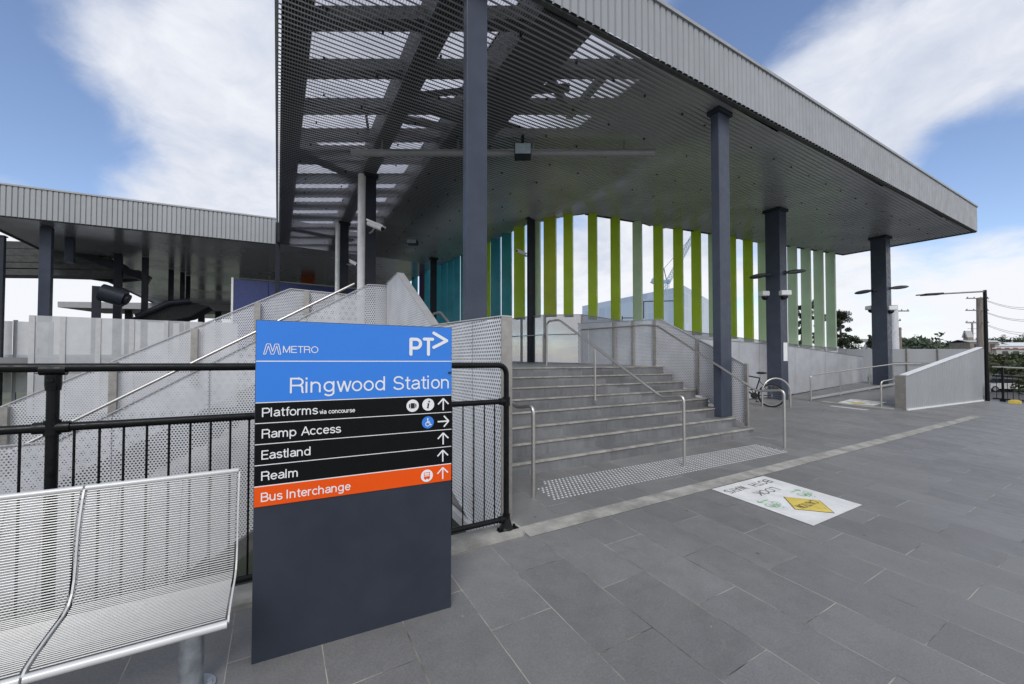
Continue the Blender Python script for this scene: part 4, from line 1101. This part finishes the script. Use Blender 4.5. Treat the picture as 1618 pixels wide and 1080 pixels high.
# read by people coming down the stairs, so it is upside down from the plaza
decal([g3(5.59, 1.865), g3(4.475, 1.87), g3(4.48, 2.92), g3(5.595, 2.905)], 'white floor decal reading LOOK BOTH WAYS with yellow diamond, on the near paving')
def onr(x, y):
    d = ray(x, y); D = 12.
    for _ in range(40):
        p = CP+d*D; err = p.z-rz(p.x, p.y); D += err/(-d.z)*.6
    return p+Vector((0, 0, .002))
decal([tuple(onr(*q)) for q in ((1380, 641), (1322, 636), (1345, 630.5), (1402, 635.5))], 'white floor decal with yellow diamond lying at the foot of the ramp')
mb = MB()
A_, B_, s2 = onr(1316, 640.5), onr(1374, 647), Vector((-.25, .02, 0))
for j in range(4):
    for i in range(22):
        p = A_.lerp(B_, (i+.5*(j % 2))/22)+s2*(j/4); z = gz(p.y)
        mb._add([(p.x+.022*math.cos(k), p.y+.022*math.sin(k), z) for k in (0, 1.05, 2.09, 3.14, 4.19, 5.24)]+[(p.x+.014*math.cos(k), p.y+.014*math.sin(k), z+.007) for k in (0, 1.05, 2.09, 3.14, 4.19, 5.24)], [(k, (k+1) % 6, 6+(k+1) % 6, 6+k) for k in range(6)]+[tuple(range(6, 12))])
tag(mb.build('tactile_strip', 'cap'), 'short band of metal tactile studs at the foot of the ramp', 'tactile strip')

# ------------------------------------------------------------------ bicycle rack and bicycle
a, b_ = ong(1249, 643.5), ong(1207, 640)
a = Vector((*a[:2], gz(a.y))); b_ = a + Vector((-.84, .50, 0)).normalized()*.82; b_.z = gz(b_.y)
mb = MB(); arcp = [a]
mid = (a+b_)/2; hw = (b_-a)/2
for k in range(17):
    th = math.pi*k/16; p = mid - hw*math.cos(th); arcp.append(Vector((p.x, p.y, gz(p.y)+.42+.42*math.sin(th))))
arcp.append(b_)
mb.tube(arcp, .026, 12)
tag(mb.build('bike_rack', 'steel', smooth=True), 'round-topped steel bicycle rack hoop beside the navy column', 'bike rack')
bd = Vector((-.5, .87, 0)).normalized(); bn_ = Vector((bd.y, -bd.x, 0))
rw = at(1219, 625, 11.6); rw = Vector((rw.x, rw.y, gz(rw.y)+.345))
t = thing('bicycle', 'dark mountain bicycle with red details leaning at the hoop rack', 'bicycle', (rw.x, rw.y, rw.z-.345))
def bp(x, z, o=0.): return rw + bd*x + Vector((0, 0, z)) + bn_*o
for x in (0, 1.05):
    mb = MB(); c = bp(x, 0)
    mb.tube([c + bd*(.32*math.cos(k*math.pi/14)) + Vector((0, 0, .32*math.sin(k*math.pi/14))) for k in range(28)], .026, 8, closed=True); w_ = mb.build('wheel', 'rubber', t, smooth=True)
    mb = MB(); mb.tube([c + bd*(.292*math.cos(k*math.pi/14)) + Vector((0, 0, .292*math.sin(k*math.pi/14))) for k in range(28)], .010, 6, closed=True); mb.build('rim', 'trim', w_, smooth=True)
    mb = MB(); mb.tube([c-bn_*.05, c+bn_*.05], .022, 8)
    for k in range(16): mb.tube([c+bn_*(.03 if k % 2 else -.03), c + bd*(.285*math.cos(k*math.pi/8)) + Vector((0, 0, .285*math.sin(k*math.pi/8)))], .0015, 3, cap=False)
    mb.build('spokes', 'steel', w_)
mb = MB()
BBp, ST, HT, HB = (.43, -.02), (.28, .50), (.86, .55), (.90, .40)
mb.tube([bp(*BBp), bp(*ST)], .018, 8); mb.tube([bp(*ST), bp(.6, .56), bp(*HT)], .02, 8); mb.tube([bp(*BBp), bp(.66, .16), bp(*HB)], .024, 8); mb.tube([bp(*HT), bp(*HB)], .024, 8)
for o in (-.06, .06): mb.tube([bp(*BBp), bp(0, 0, o)], .011, 6); mb.tube([bp(.3, .43), bp(0, 0, o)], .010, 6)
mb.build('frame', 'navy_dark', t, smooth=True)
mb = MB()
for o in (-.06, .06): mb.tube([bp(.905, .37, o), bp(1.05, 0, o)], .018, 8)
mb.tube([bp(.905, .37, -.06), bp(.905, .37, .06)], .02, 8); mb.tube([bp(.86, .56), bp(.905, .37)], .018, 8); mb.build('fork', 'red', t, smooth=True)
mb = MB(); mb.tube([bp(.85, .64, -.31), bp(.88, .66, -.1), bp(.88, .66, .1), bp(.85, .64, .31)], .014, 8); mb.tube([bp(.86, .55), bp(.88, .66)], .016, 8)
for o in (-.25, .25): mb.tube([bp(.85, .645, o), bp(.84, .64, o*1.3)], .019, 8)
mb.build('handlebar', 'rubber', t, smooth=True)
mb = MB(); mb.tube([bp(.28, .5), bp(.245, .62)], .014, 8); mb.build('seat_post', 'steel', t)
mb = MB(); mb.ball(bp(.24, .65), .14, .065, .035, 12, 8, (bd, bn_, Vector((0, 0, 1)))); mb.build('saddle', 'rubber', t, smooth=True)
mb = MB(); mb.tube([bp(.43, -.02, -.05), bp(.43, -.02, -.04)], .095, 20); mb.tube([bp(.43, -.02, -.06), bp(.37, -.18, -.07)], .013, 6); mb.tube([bp(.43, -.02, .06), bp(.49, .14, .07)], .013, 6)
mb.obox(bp(.36, -.19, -.11), (bd, bn_, Vector((0, 0, 1))), (.045, .04, .012)); mb.obox(bp(.50, .15, .11), (bd, bn_, Vector((0, 0, 1))), (.045, .04, .012)); mb.build('crankset', 'icon_black', t)
mb = MB(); mb.obox(bp(.62, .40), (bd, bn_, Vector((0, 0, 1))), (.05, .015, .02)); mb.build('badge', 'red', t)

# ------------------------------------------------------------------ lamps, cameras and notices on columns
def leaf_lamp(cx, cy, D, px_l, px_r, lab):
    c = at(cx, cy, D)
    t = thing('column_light', lab, 'light', tuple(c), 'twin leaf-shaped lights on the right columns')
    for (x, y), sgn in ((px_l, -1), (px_r, 1)):
        tip = at(x, y, D); d = (tip-c); L = d.length; d.normalize()
        mb = MB(); mb.tube([c+d*.2, c+d*(L*.42)], .03, 8); mb.tube([c+d*.18, c+d*.36], .07, 10); arm = mb.build('arm', 'navy_dark', t, smooth=True)
        s = d.cross(Vector((0, 0, 1))).normalized(); u_ = s.cross(d)
        mb = MB(); u2 = (u_+s*.35).normalized(); s2 = d.cross(u2); mb.ball(c+d*(L*.66), L*.34, .12, .07, 14, 8, (d, s2, u2)); mb.build('lamp_head', 'lamp_grey', arm, smooth=True)
leaf_lamp(1225, 432, 13.5, (1184, 438), (1274, 427), 'twin leaf-shaped lights on the taller navy column by the bicycle')
leaf_lamp(1391, 457, 16.5, (1350, 463), (1436, 452), 'twin leaf-shaped lights on the navy column on the ramp')
def dome_cam(px, py, D, lab):
    c = at(px, py, D)
    t = thing('dome_camera', lab, 'security camera', tuple(c), 'white dome cameras on the navy columns')
    mb = MB(); mb.obox(c, (cR, Vector((cF.x, cF.y, 0)).normalized(), Vector((0, 0, 1))), (.17, .14, .085)); mb.build('housing', 'white_metal', t, bevel=.03)
    mb = MB(); mb.ball(c-Vector((0, 0, .10)), .12, .12, .12, 14, 8); mb.build('dome', 'dark_glass', t, smooth=True)
dome_cam(1239, 463, 13.35, 'white dome camera right of the tall navy column by the bicycle')
dome_cam(1209, 464, 13.75, 'white dome camera peeping out left of the tall navy column')
dome_cam(1407, 487, 16.4, 'white dome camera right of the navy column on the ramp')
dome_cam(1377, 486, 16.9, 'white dome camera peeping out left of the ramp column')
mb = MB(); v5 = c5.y-.235; p0, p1 = onv(1233.5, 570, v5), onv(1241, 541, v5)
mb.box(c5.x-.10, c5.x+.16, v5-.012, v5-.002, p0.z, p1.z)
tag(mb.build('notice', 'sign_white'), 'white paper notice fixed to the navy column above the bicycle', 'notice')
# cctv cameras
def bullet(p_from, p_to, lab, r=.07, mount=None):
    a, b_ = Vector(p_from), Vector(p_to); d = (b_-a).normalized()
    t = thing('bullet_camera', lab, 'security camera', tuple(a), 'bullet cameras under the canopy')
    s = d.cross(Vector((0, 0, 1))).normalized(); u_ = s.cross(d)
    mb = MB(); mb.tube([a, b_], r*.8, 12); mb.obox((a+b_)/2+u_*r*.75, (d, s, u_), ((b_-a).length*.58, r, r*.25)); mb.build('housing', 'white_metal', t, smooth=True)
    mb = MB(); mb.tube([b_, b_+d*.015], r*.72, 12); mb.build('lens', 'dark_glass', t)
    if mount is not None:
        mb = MB(); mb.tube([(a+b_)/2, ((a+b_)/2+Vector(mount))/2-Vector((0, 0, .06)), Vector(mount)], .025, 8); mb.build('bracket', 'steel_dull', t)
bullet(at(582, 352, 10.6), at(604, 361, 10.5), 'white bullet camera mounted on the nearer column under the canopy', .085, at(584, 368, 10.9))
bullet(at(830, 402, 14.1), at(817, 396, 13.9), 'small bullet camera on the dark column at the stair head', .055, at(836, 404, 14.3))
bullet(at(554, 413, 14.5), at(564, 418, 14.4), 'small bullet camera on the farther column under the canopy', .07, at(548, 417, 14.8))
def flood(px, py, D, w, lab, z=None):
    c = at(px, py, D)
    t = thing('floodlight', lab, 'floodlight', tuple(c), 'box floodlights under the canopy')
    f2 = Vector((cF.x, cF.y, 0)).normalized()
    mb = MB(); mb.obox(c, (cR, f2, Vector((0, 0, 1))), (w/2, w*.42, w*.34)); mb.build('housing', 'navy_dark', t, bevel=.02)
    mb = MB(); mb.obox(c-f2*(w*.42)-Vector((0, 0, w*.0)), (cR, f2, Vector((0, 0, 1))), (w*.46, .01, w*.30)); mb.build('glass', 'lamp_glass', t)
    mb = MB(); mb.beam(c, Vector((c.x, c.y, SZ)), .05, .05, Vector((1, 0, 0))); mb.build('bracket', 'navy_dark', t)
flood(826, 240, 9.15, .38, 'box floodlight hanging on the service pipe, the nearer one')
flood(652, 381, 17.2, .42, 'box floodlight far back under the dark soffit')

# ------------------------------------------------------------------ right edge: fence, street lamp, poles
UE = 23.3
t = thing('edge_fence', 'black picket fence with silver top rail along the right edge of the plaza', 'fence', (UE, 2, .2))
for z, r, m_ in ((1.50, .03, 'steel'), (1.17, .03, 'black'), (.32, .025, 'black')):
    mb = MB(); mb.tube([(UE, 3.8, z-.0), (UE, -9, z-.66*(1 if True else 0))], r, 8); mb.build('rail', m_, t, smooth=True)
vv = 3.7; n = 0
while vv > -8.9:
    dz = -(3.8-vv)*.66/12.8
    mb = MB(); mb.box(UE-.008, UE+.008, vv-.008, vv+.008, .32+dz, 1.17+dz); mb.build('bar', 'steel_dull' if False else 'black', t)
    vv -= .13
for v in (3.55, 2.0, -.6, -3.2, -5.8, -8.4):
    dz = -(3.8-v)*.66/12.8
    mb = MB(); mb.box(UE-.03, UE+.03, v-.03, v+.03, gz(v), 1.5+dz); mb.box(UE-.07, UE+.07, v-.07, v+.07, gz(v), gz(v)+.1); mb.build('post', 'black', t)
p = ong(1605, 637)
mb = MB(); mb.box(p.x-.2, p.x+.1, p.y-.12, p.y+.14, p.z, p.z+.10)
mb.box(p.x-.13, p.x+.03, p.y-.08, p.y+.10, p.z+.101, p.z+.13)
tag(mb.build('yellow_block', 'mat_yellow'), 'small yellow plastic block at the foot of the right fence', 'block')
p = Vector((22.95, 3.98, .2)); Dp = (p-CP).dot(cF)
t = thing('street_lamp', 'tall dark street lamp with one long thin arm pointing left at the plaza edge', 'street lamp', (p.x, p.y, .2))
top = at(1556, 458, 15.0)
mb = MB(); mb.tube([(top.x, top.y, -1.8), (top.x, top.y, top.z-.8), (top.x, top.y, top.z)], [.065, .057, .05], 12); mb.build('pole', 'black', t, smooth=True)
e1 = at(1449, 466, 15.0); e0 = at(1556, 460, 15.0)
mb = MB(); mb.tube([e0, e1.lerp(e0, .25)], .03, 8); mb.build('arm', 'steel_dull', t, smooth=True)
mb = MB(); dd = (e1-e0).normalized(); mb.obox(e1.lerp(e0, .22), (dd, dd.cross(Vector((0, 0, 1))).normalized(), Vector((0, 0, 1))), (.32, .13, .035)); mb.obox(e1.lerp(e0, .05), (dd, dd.cross(Vector((0, 0, 1))).normalized(), Vector((0, 0, 1))), (.14, .05, .02)); mb.build('lamp_head', 'navy_dark', t, bevel=.01)
# utility poles
def upole(px, ytop, D, w, arms, lab, mat='pole_wood', zb=-4):
    a = at(px, ytop, D)
    t = thing('utility_pole', lab, 'utility pole', (a.x, a.y, zb), 'poles in the distance')
    mb = MB(); mb.tube([(a.x, a.y, zb), (a.x, a.y, a.z)], [w*1.15, w*.8], 10); mb.build('pole', mat, t, smooth=True)
    for y, x0, x1 in arms:
        p0, p1 = at(x0, y, D), at(x1, y, D); mb = MB(); mb.beam(p0, p1, w*.3, w*.3)
        for q_ in (.05, .35, .65, .95): c = p0.lerp(p1, q_); mb.tube([c, c+Vector((0, 0, w*.5))], w*.14, 6)
        mb.build('crossarm', 'pole_wood', t)
    return a
upole(1548, 470, 55, .42, ((471, 1527, 1562), (490, 1526, 1562), (509, 1526, 1562)), 'wooden power pole with three crossarms behind the street lamp')
upole(1413, 482, 48, .42, ((491, 1404, 1436), (506, 1405, 1423)), 'pale steel mast with short crossarm beside the ramp column', 'far_white')
upole(1422, 517, 75, .25, ((520, 1419, 1425),), 'thin timber pole right of the pale mast')
upole(1536, 510, 110, .25, ((511, 1527, 1545), (519, 1529, 1543), (527, 1531, 1541)), 'thin distant lattice mast with three short arms')
mb = MB()
for y0, y1 in ((470, 463), (471, 468), (489, 482), (490, 486), (508, 505), (509, 512)):
    a, b_ = at(1548, y0, 55), at(1700, y1+8, 42)
    mb.tube([a.lerp(b_, k/8)-Vector((0, 0, 1.2*math.sin(math.pi*k/8))) for k in range(9)], .02, 4, cap=False)
tag(mb.build('power_lines', 'navy_dark'), 'thin power lines running right from the wooden pole', 'power lines')

# ------------------------------------------------------------------ glass building, crane
t = thing('glass_building', 'blue glass office block seen between the green fins', 'building', tuple(at(1020, 560, 120)))
base = -4
def vert(px, py, D):
    p = at(px, py, D); return p
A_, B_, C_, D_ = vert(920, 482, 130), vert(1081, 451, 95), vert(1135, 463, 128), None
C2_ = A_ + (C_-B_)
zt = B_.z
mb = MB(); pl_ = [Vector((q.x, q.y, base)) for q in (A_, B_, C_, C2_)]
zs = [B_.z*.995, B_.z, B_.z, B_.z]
mb.prism(pl_, (0, 0, zt-base)); mb.build('tower', 'hazy_tower_glass', t)
a, b_ = at(999, 500, 96), at(1000, 500, 96)
mb = MB()
f2 = Vector((cF.x, cF.y, 0)).normalized()
for x0, y0, x1, y1 in ((1017, 476, 1017, 503), (1017, 476, 1066, 475), (983, 502, 1001, 502), (983, 499, 983, 506), (1001, 499, 1001, 508)):
    mb.beam(at(x0, y0, 60), at(x1, y1, 60), .12, .12, f2)
mb.build('roof_frame', 'black', t)
t = thing('tower_crane', 'pale blue tower crane with raised lattice jib above the glass block', 'crane', tuple(at(1050, 460, 140)))
def lattice(mb, a, b_, w, n):
    d = (b_-a).normalized(); s = d.cross(f2).normalized()*w/2; q = f2*w/2
    for o in (s+q, s-q, -s+q, -s-q): mb.tube([a+o, b_+o], w*.07, 4)
    for k in range(n):
        p, r_ = a.lerp(b_, k/n), a.lerp(b_, (k+1)/n)
        for o0, o1 in ((s, -s), (-s, s)): mb.tube([p+(o0 if k % 2 else o1)+q, r_+(o1 if k % 2 else o0)+q], w*.05, 3); mb.tube([p+o0-q, r_+o1-q], w*.05, 3)
CD = 135
mb = MB(); lattice(mb, at(1053, 500, CD), at(1053, 447, CD), 1.3, 10); mb.build('mast', 'crane_paint', t)
mb = MB(); lattice(mb, at(1054, 447, CD), at(1098, 368, CD), 1.3, 20); mb.build('jib', 'crane_paint', t)
mb = MB(); mb.beam(at(1030, 443, CD), at(1058, 445, CD), 1.2, 1.0); mb.beam(at(1030, 447, CD), at(1034, 440, CD), .9, 1.1); mb.build('counterweight', 'crane_paint', t)
mb = MB(); mb.tube([at(1032, 441, CD), at(1049, 424, CD)], .12, 4); mb.tube([at(1049, 424, CD), at(1098, 368, CD)], .07, 4); mb.tube([at(1049, 424, CD), at(1054, 446, CD)], .15, 4); mb.build('stay', 'navy_dark', t)

# ------------------------------------------------------------------ vegetation
def leaves(mb, c, rx, ry, rz_, n, size, seed):
    rnd = random.Random(seed)
    for _ in range(n):
        while True:
            p = Vector((rnd.uniform(-1, 1), rnd.uniform(-1, 1), rnd.uniform(-1, 1)))
            if .15 < p.length < 1: break
        q = Vector((c[0]+p.x*rx, c[1]+p.y*ry, c[2]+p.z*rz_))
        d = Vector((rnd.uniform(-1, 1), rnd.uniform(-1, 1), rnd.uniform(-1, 1))).normalized()
        e_ = d.cross(Vector((rnd.uniform(-1, 1), rnd.uniform(-1, 1), 1))).normalized(); s = size*rnd.uniform(.6, 1.4)
        mb.quad(q-d*s, q+e_*s*.5, q+d*s, q-e_*s*.5)
def tree(px, ytop, ybase, D, wpx, lab, mat, seed, grp, nclump=9, nleaf=160, zb=None, cone=False):
    top = at(px, ytop, D); z0 = at(px, ybase, D).z if zb is None else zb
    c = Vector((top.x, top.y, 0)); H = top.z-z0; Wm = wpx*D/FPX/2
    t = thing('tree', lab, 'tree', (c.x, c.y, z0), grp)
    rnd = random.Random(seed)
    mb = MB(); mb.tube([(c.x, c.y, z0), (c.x+.02*H, c.y, z0+H*.4), (c.x, c.y, z0+H*.9)], [H*.025+.05, H*.018+.03, .03], 8)
    for k in range(6):
        h = rnd.uniform(.35, .8); an = rnd.uniform(0, 6.28); r_ = Wm*rnd.uniform(.4, .8)
        mb.tube([(c.x, c.y, z0+H*h), (c.x+r_*.5*math.cos(an), c.y+r_*.5*math.sin(an), z0+H*(h+.05)), (c.x+r_*math.cos(an), c.y+r_*math.sin(an), z0+H*(h+.13))], [H*.012+.02, H*.008+.015, .01], 5)
    mb.build('trunk', 'bark', t, smooth=True)
    mb = MB()
    for k in range(nclump):
        h = rnd.uniform(.14, .93) if k else .92
        an = rnd.uniform(0, 6.28); rr = Wm*(1-h)*1.1 if cone else Wm*math.sqrt(max(.05, 1-((h-.6)/.42)**2))*.75
        rr *= rnd.uniform(.35, 1)
        s = Wm*rnd.uniform(.22, .46)
        leaves(mb, (c.x+rr*math.cos(an), c.y+rr*math.sin(an), z0+H*h-s*.3), s, s, s*.75, nleaf, max(.08, Wm*.075), seed*31+k)
    mb.build('crown', mat, t)
tree(1266, 478, 556, 45, 22, 'dark slim tree between the last pale green fins, left one', 'leaf_dark', 3, 'dark trees behind the fins', 34, 190)
tree(1290, 468, 556, 46, 26, 'dark slim tree between the last pale green fins, middle one', 'leaf_dark', 4, 'dark trees behind the fins', 34, 190)
tree(1327, 487, 556, 44, 34, 'dark shaggy tree just right of the last pale green fin', 'leaf_dark', 5, 'dark trees behind the fins', 36, 190)
tree(1345, 530, 560, 46, 30, 'low spreading dark tree left of the ramp column', 'leaf_dark', 6, 'dark trees behind the fins', 20, 160)
tree(1377, 527, 560, 50, 14, 'small dark tree half hidden behind the ramp column', 'leaf_dark', 8, 'dark trees behind the fins', 20, 160)
# gantry beside the trees
t = thing('rail_gantry', 'pale steel rail gantry with sloping strut behind the ramp wall', 'gantry', tuple(at(1350, 552, 60)))
mb = MB(); mb.beam(at(1337, 537, 60), at(1373, 538, 60), .35, .5); mb.build('beam', 'trim', t)
mb = MB(); mb.beam(at(1371, 537, 60), at(1371, 580, 60), .4, .4, f2); mb.build('post', 'trim', t)
mb = MB(); mb.beam(at(1362, 556, 60), at(1370, 540, 60), .2, .2, f2); mb.build('strut', 'trim', t)

# hill to the right
mb = MB(); rnd = random.Random(11); hill = []
pxs = list(range(1360, 2000, 20)); 
def ridge(x):
    base_ = 546.5 if x < 1500 else 546.5-(min(x, 1640)-1500)*.085
    return base_ + 1.6*math.sin(x*.06) + 1.2*math.sin(x*.13+1)
front, top_, back = [], [], []
for x in pxs:
    front.append(at(x, 566, 95)); top_.append(at(x, ridge(x), 260)); back.append(at(x, 572, 420))
for i in range(len(pxs)-1):
    for r0, r1 in ((front, top_), (top_, back)):
        mb._add([r0[i], r0[i+1], r1[i+1], r1[i]], [(0, 1, 2, 3)])
    a, b_ = front[i].copy(), front[i+1].copy(); a.z = b_.z = -4; mb._add([a, b_, front[i+1], front[i]], [(0, 1, 2, 3)])
structure('hill', mb, 'hill_green')
mb = MB(); rw_ = random.Random(77)
for k in range(230):
    x = rw_.uniform(1430, 1660); f_ = rw_.random()
    D = 105+f_*160; yr = 566+(ridge(x)-566)*f_ if x > 1480 else ridge(x)+1
    p = at(x, yr-rw_.uniform(0, 2.5), D); r_ = rw_.uniform(1.6, 4.6)
    leaves(mb, p, r_*1.15, r_*1.15, r_*.8, 46, .75, 900+k)
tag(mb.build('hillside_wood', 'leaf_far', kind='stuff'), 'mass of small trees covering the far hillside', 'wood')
k = 0
rt = random.Random(5)
for x, yt, D, w in ((1492, 541, 230, 16), (1508, 543, 240, 10), (1570, 536, 235, 26), (1588, 528, 200, 16), (1584, 538, 190, 22), (1604, 541, 230, 20), (1612, 533, 210, 22), (1625, 534, 215, 24), (1560, 544, 180, 20), (1600, 548, 170, 26), (1572, 552, 150, 26),
                    (1645, 536, 220, 26), (1450, 544, 250, 18), (1470, 545, 255, 14), (1575, 560, 120, 30), (1612, 556, 115, 34), (1532, 540, 240, 14), (1545, 541, 250, 12), (1590, 563, 110, 30), (1640, 552, 120, 34)):
    lab = ('round-crowned tree standing tallest on the far hill' if k == 3 else 'far hillside tree among rooftops at the right edge')
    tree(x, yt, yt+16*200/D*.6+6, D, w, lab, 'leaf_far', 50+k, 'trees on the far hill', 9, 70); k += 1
for i, (x, y, D, w, h, m_) in enumerate(((1563, 541, 210, 6, 3, 'far_white'), (1572, 547, 190, 12, 3, 'far_white'), (1604, 547, 180, 9, 4.5, 'far_white'), (1580, 552, 170, 14, 3, 'wall_panel'), (1538, 541, 230, 14, 4, 'pole_wood'), (1530, 533, 235, 3, 10, 'pole_wood'))):
    w, h, D = w*100/D*1.15, h*100/D*1.15, 100.
    p = at(x, y, D)
    lab = ['small white house highest on the far hill', 'long white-roofed house below the hilltop', 'white boxy house right of the round tree', 'grey low house lower on the hill', 'brown building behind the wedge wall top', 'narrow brown tower left of the power pole'][i]
    t = thing('house' if i < 5 else 'tower', lab, 'house' if i < 5 else 'tower', (p.x, p.y, p.z-h), 'buildings on the far hill')
    mb = MB(); mb.obox(p-Vector((0, 0, h/2+1)), (cR, f2, Vector((0, 0, 1))), (w/2, w/3, h/2+1)); mb.build('wall', m_, t)
    mb = MB(); mb.prism([p-cR*w*.54-f2*w*.36, p+cR*w*.54-f2*w*.36, p+cR*w*.54+Vector((0, 0, h*.35)), p-cR*w*.54+Vector((0, 0, h*.35))], f2*.3); mb.prism([p-cR*w*.54+f2*w*.36, p+cR*w*.54+f2*w*.36, p+cR*w*.54+Vector((0, 0, h*.35)), p-cR*w*.54+Vector((0, 0, h*.35))], f2*.3); mb.build('roof', 'far_white' if i in (1, 2) else 'roof_red' if i == 3 else 'wall_panel', t)
    for j in range(3):
        c = p + cR*((j-1)*w*.28) - f2*(w/3+.05) - Vector((0, 0, h*.45)); mb = MB(); mb.obox(c, (cR, f2, Vector((0, 0, 1))), (w*.07, .05, h*.22)); mb.build('window', 'dark_glass', t)
# hedge below the fence
t_ = MB()
for k in range(26):
    p = at(1552+k*6, 574+random.uniform(-3, 5), 46+random.uniform(-3, 3)); leaves(t_, p, 1.6, 1.6, 1.2, 170, .22, 400+k)
o = t_.build('hedge', 'leaf_mid'); tag(o, 'dense green shrubs beyond the right fence below the hill', 'hedge')
t_ = MB()
for k in range(6):
    p = at(1616+k*9, 606+random.uniform(-6, 8), 34); leaves(t_, p, .7, .7, .8, 160, .16, 480+k)
o = t_.build('shrub', 'leaf_mid'); tag(o, 'green bush at the extreme right edge behind the fence', 'shrub')

# car park below
mb = MB(); mb.prism([(23.8, -40, -1.75), (120, -40, -1.75), (120, 60, -1.75), (23.8, 60, -1.75)], (0, 0, -.3)); structure('car_park', mb, 'asphalt')
mb = MB(); mb.box(23.62, 23.79, -14, 9.4, -4, .12)
tag(mb.build('plaza_edge_wall', 'concrete'), 'low concrete edge wall under the right picket fence', 'wall')
def car(px, D, ang, mat, lab):
    p = at(px, 620, D); c = Vector((p.x, p.y, -1.75)); d = Vector((math.cos(ang), math.sin(ang), 0)); s = Vector((-d.y, d.x, 0)); u_ = Vector((0, 0, 1))
    t = thing('parked_car', lab, 'car', tuple(c), 'cars parked below the plaza')
    def P(x, z, y): return c+d*x+u_*z+s*y
    sec = [(-2.2, .45), (-2.2, .85), (-1.9, .98), (-1.2, 1.02), (1.0, 1.0), (1.9, .86), (2.2, .70), (2.2, .40), (1.75, .35), (-1.8, .35)]
    mb = MB(); mb.prism([P(x, z, -.86) for x, z in sec], s*1.72); mb.build('body', mat, t, bevel=.05)
    cab = [(-1.75, 1.0), (-1.35, 1.45), (.2, 1.50), (1.0, 1.0)]
    mb = MB(); mb.prism([P(x, z, -.74) for x, z in cab], s*1.48); mb.build('window', 'dark_glass', t, bevel=.04)
    mb = MB(); mb.prism([P(-1.35, 1.455, -.70), P(.2, 1.505, -.70), P(.2, 1.505, .70), P(-1.35, 1.455, .70)], u_*.03); mb.build('roof', mat, t)
    for x in (-1.35, 1.35):
        for y in (-.86, .72):
            mb = MB(); mb.tube([P(x, .33, y), P(x, .33, y+.16)], .33, 18); w_ = mb.build('wheel', 'rubber', t)
            mb = MB(); mb.tube([P(x, .33, y-.005), P(x, .33, y+.165)], .2, 14); mb.build('rim', 'trim', w_)
    for y in (-.6, .6):
        mb = MB(); mb.obox(P(2.2, .68, y), (d, s, u_), (.03, .17, .07)); mb.build('headlight', 'lamp_glass', t)
        mb = MB(); mb.obox(P(-2.2, .78, y), (d, s, u_), (.03, .15, .08)); mb.build('tail_light', 'red', t)
car(1584, 46, 2.4, 'car_white', 'white car parked below, seen through the fence bars')
car(1600, 52, 2.2, 'car_red', 'red car parked below, right of the white car')
car(1619, 46, 2.3, 'car_red', 'red car at the right picture edge below the plaza')
t = thing('carport', 'grey flat-roofed shelter with white edge in the car park', 'shelter', tuple(at(1595, 610, 47)))
p0, p1 = at(1560, 592, 47), at(1625, 592, 47); hh = (at(1595, 592, 47)-at(1595, 601, 47)).z
mb = MB(); mb.prism([p0, p1, p1-Vector((0, 0, hh)), p0-Vector((0, 0, hh))], f2*6); mb.build('roof', 'wall_panel', t)
mb = MB(); mb.beam(p0-Vector((0, 0, hh+.06))-f2*.02, p1-Vector((0, 0, hh+.06))-f2*.02, .1, .12); mb.build('edge_trim', 'white_metal', t)
mb = MB(); mb.prism([p0+f2*5-Vector((0, 0, hh)), p1+f2*5-Vector((0, 0, hh)), Vector((p1.x, p1.y, -1.75))+f2*5, Vector((p0.x, p0.y, -1.75))+f2*5], f2*.3); mb.build('back_wall', 'dark_concrete', t)
for q_ in (.02, .5, .98):
    c = p0.lerp(p1, q_)+f2*.3; mb = MB(); mb.tube([(c.x, c.y, -1.75), (c.x, c.y, c.z-hh)], .1, 8); mb.build('post', 'navy_dark', t)
